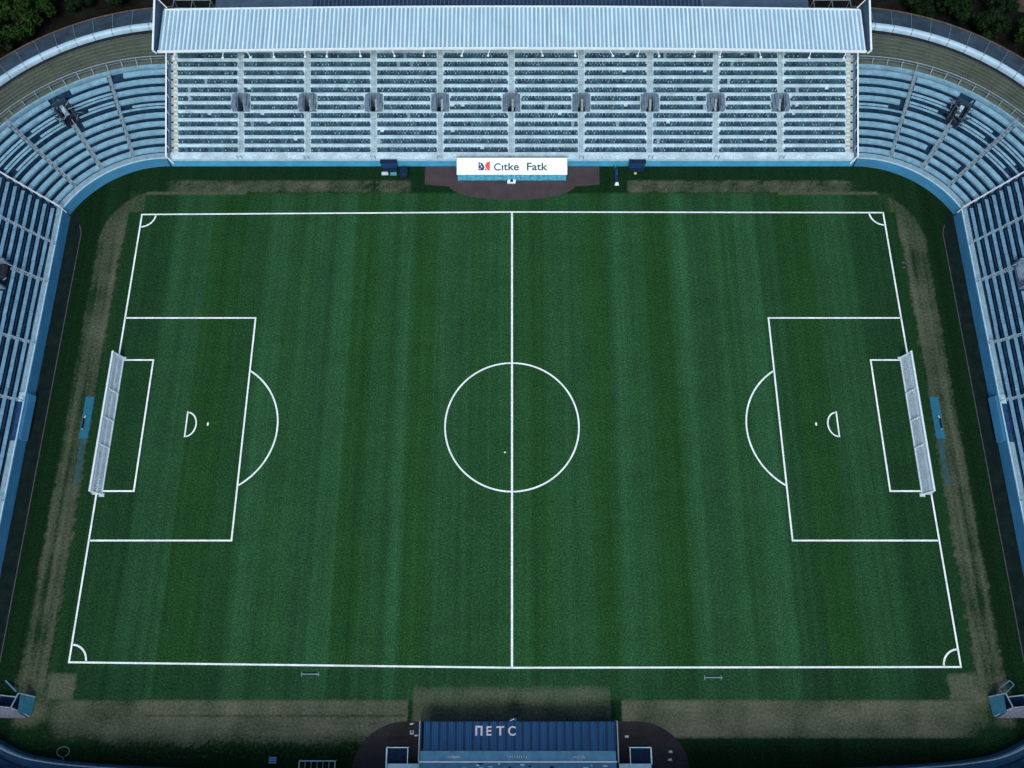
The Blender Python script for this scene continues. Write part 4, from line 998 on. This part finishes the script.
tag(h_.build('garden_hose', M['stair'], None, (-54.1, -41.1, 0)), 'thin grey hose looped on the dark grass in the bottom left corner', 'hose')
hu = empty('training_hurdle', (0, 0, 0), 'low pale blue bar lying on grass under the left half of the near touchline', 'hurdle', 'training bars along the near touchline')
MB().box(-1.15, 1.15, -.07, .07, .10, .18).build('bar', M['stair'], hu)
for x in (-1.05, 1.0): MB().box(x - .05, x + .05, -.28, .28, 0, .1).build('foot', M['stair'], hu)
hu2 = copy_tree(hu); hu.location = (-25.0, -32.25, .005); hu2.location = (24.9, -32.65, .005); hu2['label'] = 'low pale blue bar lying on grass under the right half of the near touchline'
# litter near the blue dugout
def litter(name, x, y, label, cat, kind, group=None):
    m = MB()
    if kind == 'bottle':
        m.tube((x - .22, y, .1), (x + .15, y + .05, .1), .10, 10); m.tube((x + .15, y + .05, .1), (x + .30, y + .07, .1), .04, 8)
    elif kind == 'cone':
        n = 12; b = len(m.v)
        m.box(x - .22, x + .22, y - .22, y + .22, .0, .05)
        for i in range(n):
            t0, t1 = 2 * math.pi * i / n, 2 * math.pi * (i + 1) / n
            m.face([(x + .18 * math.cos(t0), y + .18 * math.sin(t0), .05), (x + .18 * math.cos(t1), y + .18 * math.sin(t1), .05), (x + .05 * math.cos(t1), y + .05 * math.sin(t1), .5), (x + .05 * math.cos(t0), y + .05 * math.sin(t0), .5)])
    else:
        m.hexa([(x - .25, y - .12, .01), (x + .25, y - .15, .01), (x + .22, y + .15, .01), (x - .2, y + .12, .01), (x - .2, y - .1, .12), (x + .2, y - .1, .07), (x + .18, y + .1, .15), (x - .18, y + .1, .09)])
    return tag(m.build(name, M['offwhite'], None, (x, y, 0)), label, cat, group)
litter('traffic_cone', -12.15, -38.95, 'white cone on grey asphalt left of the blue dugout', 'cone', 'cone')
litter('plastic_bottle', -11.6, -39.3, 'white bottle lying beside the white cone left of the blue dugout', 'bottle', 'bottle')
litter('plastic_bottle', -12.2, -38.0, 'pale bottle lying at the grass edge above the white cone', 'bottle', 'bottle')
litter('paper_scrap', 13.9, -39.4, 'white scrap on grey asphalt just right of the blue dugout', 'litter', 'scrap')
litter('paper_scrap', 19.1, -41.1, 'dusty scrap near the right rim of the grey asphalt', 'litter', 'scrap')
litter('paper_scrap', 19.0, -42.0, 'small scrap lowest on the grey asphalt beside the right platform', 'litter', 'scrap')
rg = MB()
for i in range(6):
    x, y = 57.6 + rnd.uniform(-.5, .5), 24.4 + rnd.uniform(-.6, .6); rg.hexa([(x - .2, y - .15, .01), (x + .25, y - .15, .01), (x + .2, y + .2, .01), (x - .2, y + .1, .01), (x - .1, y - .1, .12), (x + .15, y - .1, .1), (x + .1, y + .1, .15), (x - .1, y + .05, .12)])
tag(rg.build('rubble_pile', M['kerb'], None, (57.6, 24.4, 0)), 'small grey heap of rubble on the worn strip near the right far corner', 'rubble')

# ------------------------------------------------------------------ corner camera shelters
def shelter(sg):
    nm = 'left' if sg < 0 else 'right'
    e = empty('shelter', (sg * 60.8, -36, 0), 'small open shelter with teal end panel in the bottom %s corner' % nm, 'shelter', 'corner shelters')
    S = lambda x, y, z: (sg * x, y, z)
    # teal sloping end panel towards the pitch
    p = MB(); p.hexa([S(58.55, -34.9, 0), S(59.75, -34.5, 1.4), S(59.75, -36.6, 1.4), S(58.75, -37.1, 0), S(58.50, -34.86, .12), S(59.70, -34.46, 1.5), S(59.72, -36.62, 1.5), S(58.70, -37.12, .12)])
    p.build('end_panel', M['teal'], e)
    f = MB()
    for a, b_ in ((S(59.75, -34.45, 1.9), S(60.35, -36.1, 1.9)), (S(60.35, -36.1, 1.9), S(58.8, -37.1, .3)), (S(60.35, -36.1, 1.9), S(64.2, -35.8, 1.9)), (S(59.75, -34.45, 1.9), S(59.75, -34.45, 0)), (S(60.35, -36.1, 1.9), S(60.35, -36.1, 0)),
                  (S(59.75, -34.45, 1.9), S(58.55, -34.9, .1)), (S(59.9, -34.9, 1.7), S(63.9, -34.5, 1.7)), (S(63.9, -34.5, 1.9), S(64.2, -35.8, 1.9)), (S(62, -34.8, 1.8), S(62.1, -35.9, 1.9)), (S(64.2, -35.8, 0), S(64.2, -35.8, 1.9)), (S(63.9, -34.5, 0), S(63.9, -34.5, 1.9))): f.bar(a, b_, .14, .12)
    f.build('frame', M['stair'], e)
    w = MB(); w.hexa([S(60.3, -36.15, 1.75), S(64.2, -35.95, 1.75), S(63.6, -37.2, .3), S(59.0, -37.25, .2), S(60.3, -36.2, 1.85), S(64.2, -36.0, 1.85), S(63.6, -37.28, .38), S(59.0, -37.33, .28)])
    w.build('back_panel', M['pale_print'], e)
    MB().hexa([S(60.2, -34.9, .0), S(63.9, -34.7, .0), S(64, -36, .0), S(60.4, -36.0, .0), S(60.2, -34.9, .45), S(63.9, -34.7, .45), S(64, -36, .5), S(60.4, -36.0, .5)]).build('bench', M['navy_dark'], e)
    return e
shelter(-1); shelter(1)
pk = MB(); pk.bar((-62.6, -33.0, .1), (-60.9, -34.2, .5), .16, .08); pk.bar((-60.9, -34.2, .5), (-60.95, -34.25, 0), .1)
tag(pk.build('plank', M['steel_blue'], None, (-61.8, -33.6, 0)), 'blue plank leaning on the ground beside the left shelter', 'plank')
fr = MB(); q = [(59.75, -34.0), (61.3, -33.0), (61.75, -33.5), (60.35, -34.6)]
for i in range(4): fr.bar((*q[i], .5), (*q[(i + 1) % 4], .5), .08, .08); fr.tube((*q[i], 0), (*q[i], .5), .035, 6)
tag(fr.build('table_frame', M['steel_blue'], None, (60.8, -33.8, 0)), 'bare blue rectangular frame on legs beside the right shelter', 'frame')

# ------------------------------------------------------------------ trees outside
def tree_meshes(seed, rad, ht, nleaf, m):
    r = np.random.RandomState(seed)
    t = MB(); n = 8
    rings = [(0, .26), (.35 * ht, .2), (.75 * ht, .12)]
    for (z0, r0), (z1, r1) in zip(rings[:-1], rings[1:]):
        for i in range(n):
            a, b_ = 2 * math.pi * i / n, 2 * math.pi * (i + 1) / n
            t.face([(r0 * math.cos(a), r0 * math.sin(a), z0), (r0 * math.cos(b_), r0 * math.sin(b_), z0), (r1 * math.cos(b_), r1 * math.sin(b_), z1), (r1 * math.cos(a), r1 * math.sin(a), z1)])
    clumps = []
    for i in range(13):
        a = r.uniform(0, 6.28); q = rad * math.sqrt(r.uniform(.05, .8)); z = ht * r.uniform(.5, .92) - q * .25
        c = np.array([q * math.cos(a), q * math.sin(a), z]); clumps.append((c, rad * r.uniform(.28, .46)))
        t.bar((0, 0, ht * .4), tuple(c), .08)
    c_ = MB()
    for i in range(nleaf):
        c, cr_ = clumps[r.randint(len(clumps))]
        d = r.normal(size=3); d /= np.linalg.norm(d); p = c + d * cr_ * r.uniform(.35, 1.08) * np.array([1, 1, .7])
        s = r.uniform(.14, .34); u = r.normal(size=3); u /= np.linalg.norm(u); w = np.cross(u, d + r.normal(size=3) * .5); w /= np.linalg.norm(w) + 1e-6
        u = np.cross(w, d + r.normal(size=3) * .6); u /= np.linalg.norm(u) + 1e-6
        c_.face([p - u * s, p - w * s * .55, p + u * s, p + w * s * .55])
    return t, c_
def make_tree(seed, rad, ht, nleaf, m):
    e = empty('tree', (0, 0, 0), 'x', 'tree', 'trees outside the stands')
    t, c = tree_meshes(seed, rad, ht, nleaf, m); t.build('trunk', M['trunk'], e); c.build('crown', m, e)
    return e
pa_, pb_ = make_tree(1, 3.3, 5.6, 5200, M['leaf_b']), make_tree(2, 2.6, 4.2, 3800, M['leaf_a'])
spots = [(-79.0, 66.8, 0, 1.05, 'leafy tree just inside of the very top left corner tree, nearer the rusty gutter'),
         (-74.5, 74.2, 1, 1.2, 'dark bush cut by the top edge above the small bush'),
         (-67.5, 75.0, 1, 1.15, 'dark bush cut by the top edge near the left stair frame'),
         (66.5, 68.9, 1, .8, 'small dark bush against the gutter near the right stair frame'),
         (79.0, 70.2, 1, 1.05, 'dark bush touching the lower rim of the bare brown soil'),
(-86.0, 66.5, 0, 1.25, 'leafy green tree at the very top left corner of the picture'),
         (-81.0, 71.0, 0, 1.2, 'mid green tree second from the top left corner'),
         (-76.0, 70.8, 0, .92, 'leafy tree between the top left corner tree and the small dark bushes'),
         (-86.0, 61.0, 1, .95, 'dark shrub hugging the left picture edge outside the rusty gutter'),
         (-70.5, 71.4, 1, .85, 'dark small bush on brown soil left of the stair frame'),
         (-81.0, 63.4, 1, .8, 'low dark bush just outside the rusty gutter of the left curved stand'),
         (-64.8, 72.6, 1, .85, 'dark bush nearest the left end of the white roof'),
         (66.0, 72.2, 1, .95, 'dark bush nearest the right end of the white roof'),
         (71.5, 69.6, 1, 1.1, 'dark round bush outside the rusty gutter of the right curved stand'),
         (76.6, 66.0, 1, 1.1, 'dark bush between the round bush and the right picture edge'),
         (83.4, 64.0, 0, .95, 'mid green tree at the right picture edge below the bare brown soil'),
         (82.5, 58.8, 1, .9, 'dark shrub lowest along the right picture edge outside the gutter'),
         (72.6, 75.4, 1, 1.0, 'dark bush at the top edge left of the bare brown soil')]
seen = set()
for i, (x, y, k, s, lab) in enumerate(spots):
    src = (pa_, pb_)[k]
    o = src if k not in seen else copy_tree(src); seen.add(k)
    o.location = (x, y, -.03); o.rotation_euler.z = i * 1.3; o.scale = (s, s, s); o['label'] = lab
pts = [(77.5, 73.0), (80.5, 74.5), (86, 72.8), (92, 70), (92, 66.5), (87, 69.4), (84, 70.4), (80.5, 71.8)]
sheet('soil_path', pts, -.02, M['dirt'])

# ------------------------------------------------------------------ light, sky, camera
world = bpy.data.worlds.new('World'); scene.world = world; world.use_nodes = True
nt = world.node_tree; bg = nt.nodes['Background']
sky = nt.nodes.new('ShaderNodeTexSky'); sky.sky_type = 'NISHITA'; sky.sun_disc = False
EL, AZ = 51, 183
sky.sun_elevation = R(EL); sky.sun_rotation = R(AZ); sky.air_density = 1.0; sky.dust_density = 2.5; sky.ozone_density = 2.0
nt.links.new(sky.outputs['Color'], bg.inputs['Color']); bg.inputs['Strength'].default_value = .10
sd = bpy.data.lights.new('sun', 'SUN'); sd.energy = 1.3; sd.angle = R(22); sd.color = (1, .97, .92)
so = bpy.data.objects.new('sun', sd); col.objects.link(so)
dirv = Vector((math.sin(R(AZ)) * math.cos(R(EL)), math.cos(R(AZ)) * math.cos(R(EL)), math.sin(R(EL))))
so.rotation_euler = dirv.to_track_quat('Z', 'Y').to_euler(); so.location = (0, -60, 80)

cam = bpy.data.cameras.new('camera'); cam.sensor_width = 36; cam.lens = 855.08 / 1024 * 36; cam.clip_end = 3000; cam.clip_start = 1
co = bpy.data.objects.new('camera', cam); col.objects.link(co)
co.location = (0, -33.58, 111.98); co.rotation_euler = (.338975729, 0, 0)
scene.camera = co
scene.view_settings.view_transform = 'Standard'; scene.view_settings.look = 'None'
scene.view_settings.exposure = 0.55; scene.view_settings.gamma = 1; scene.view_settings.use_curve_mapping = False
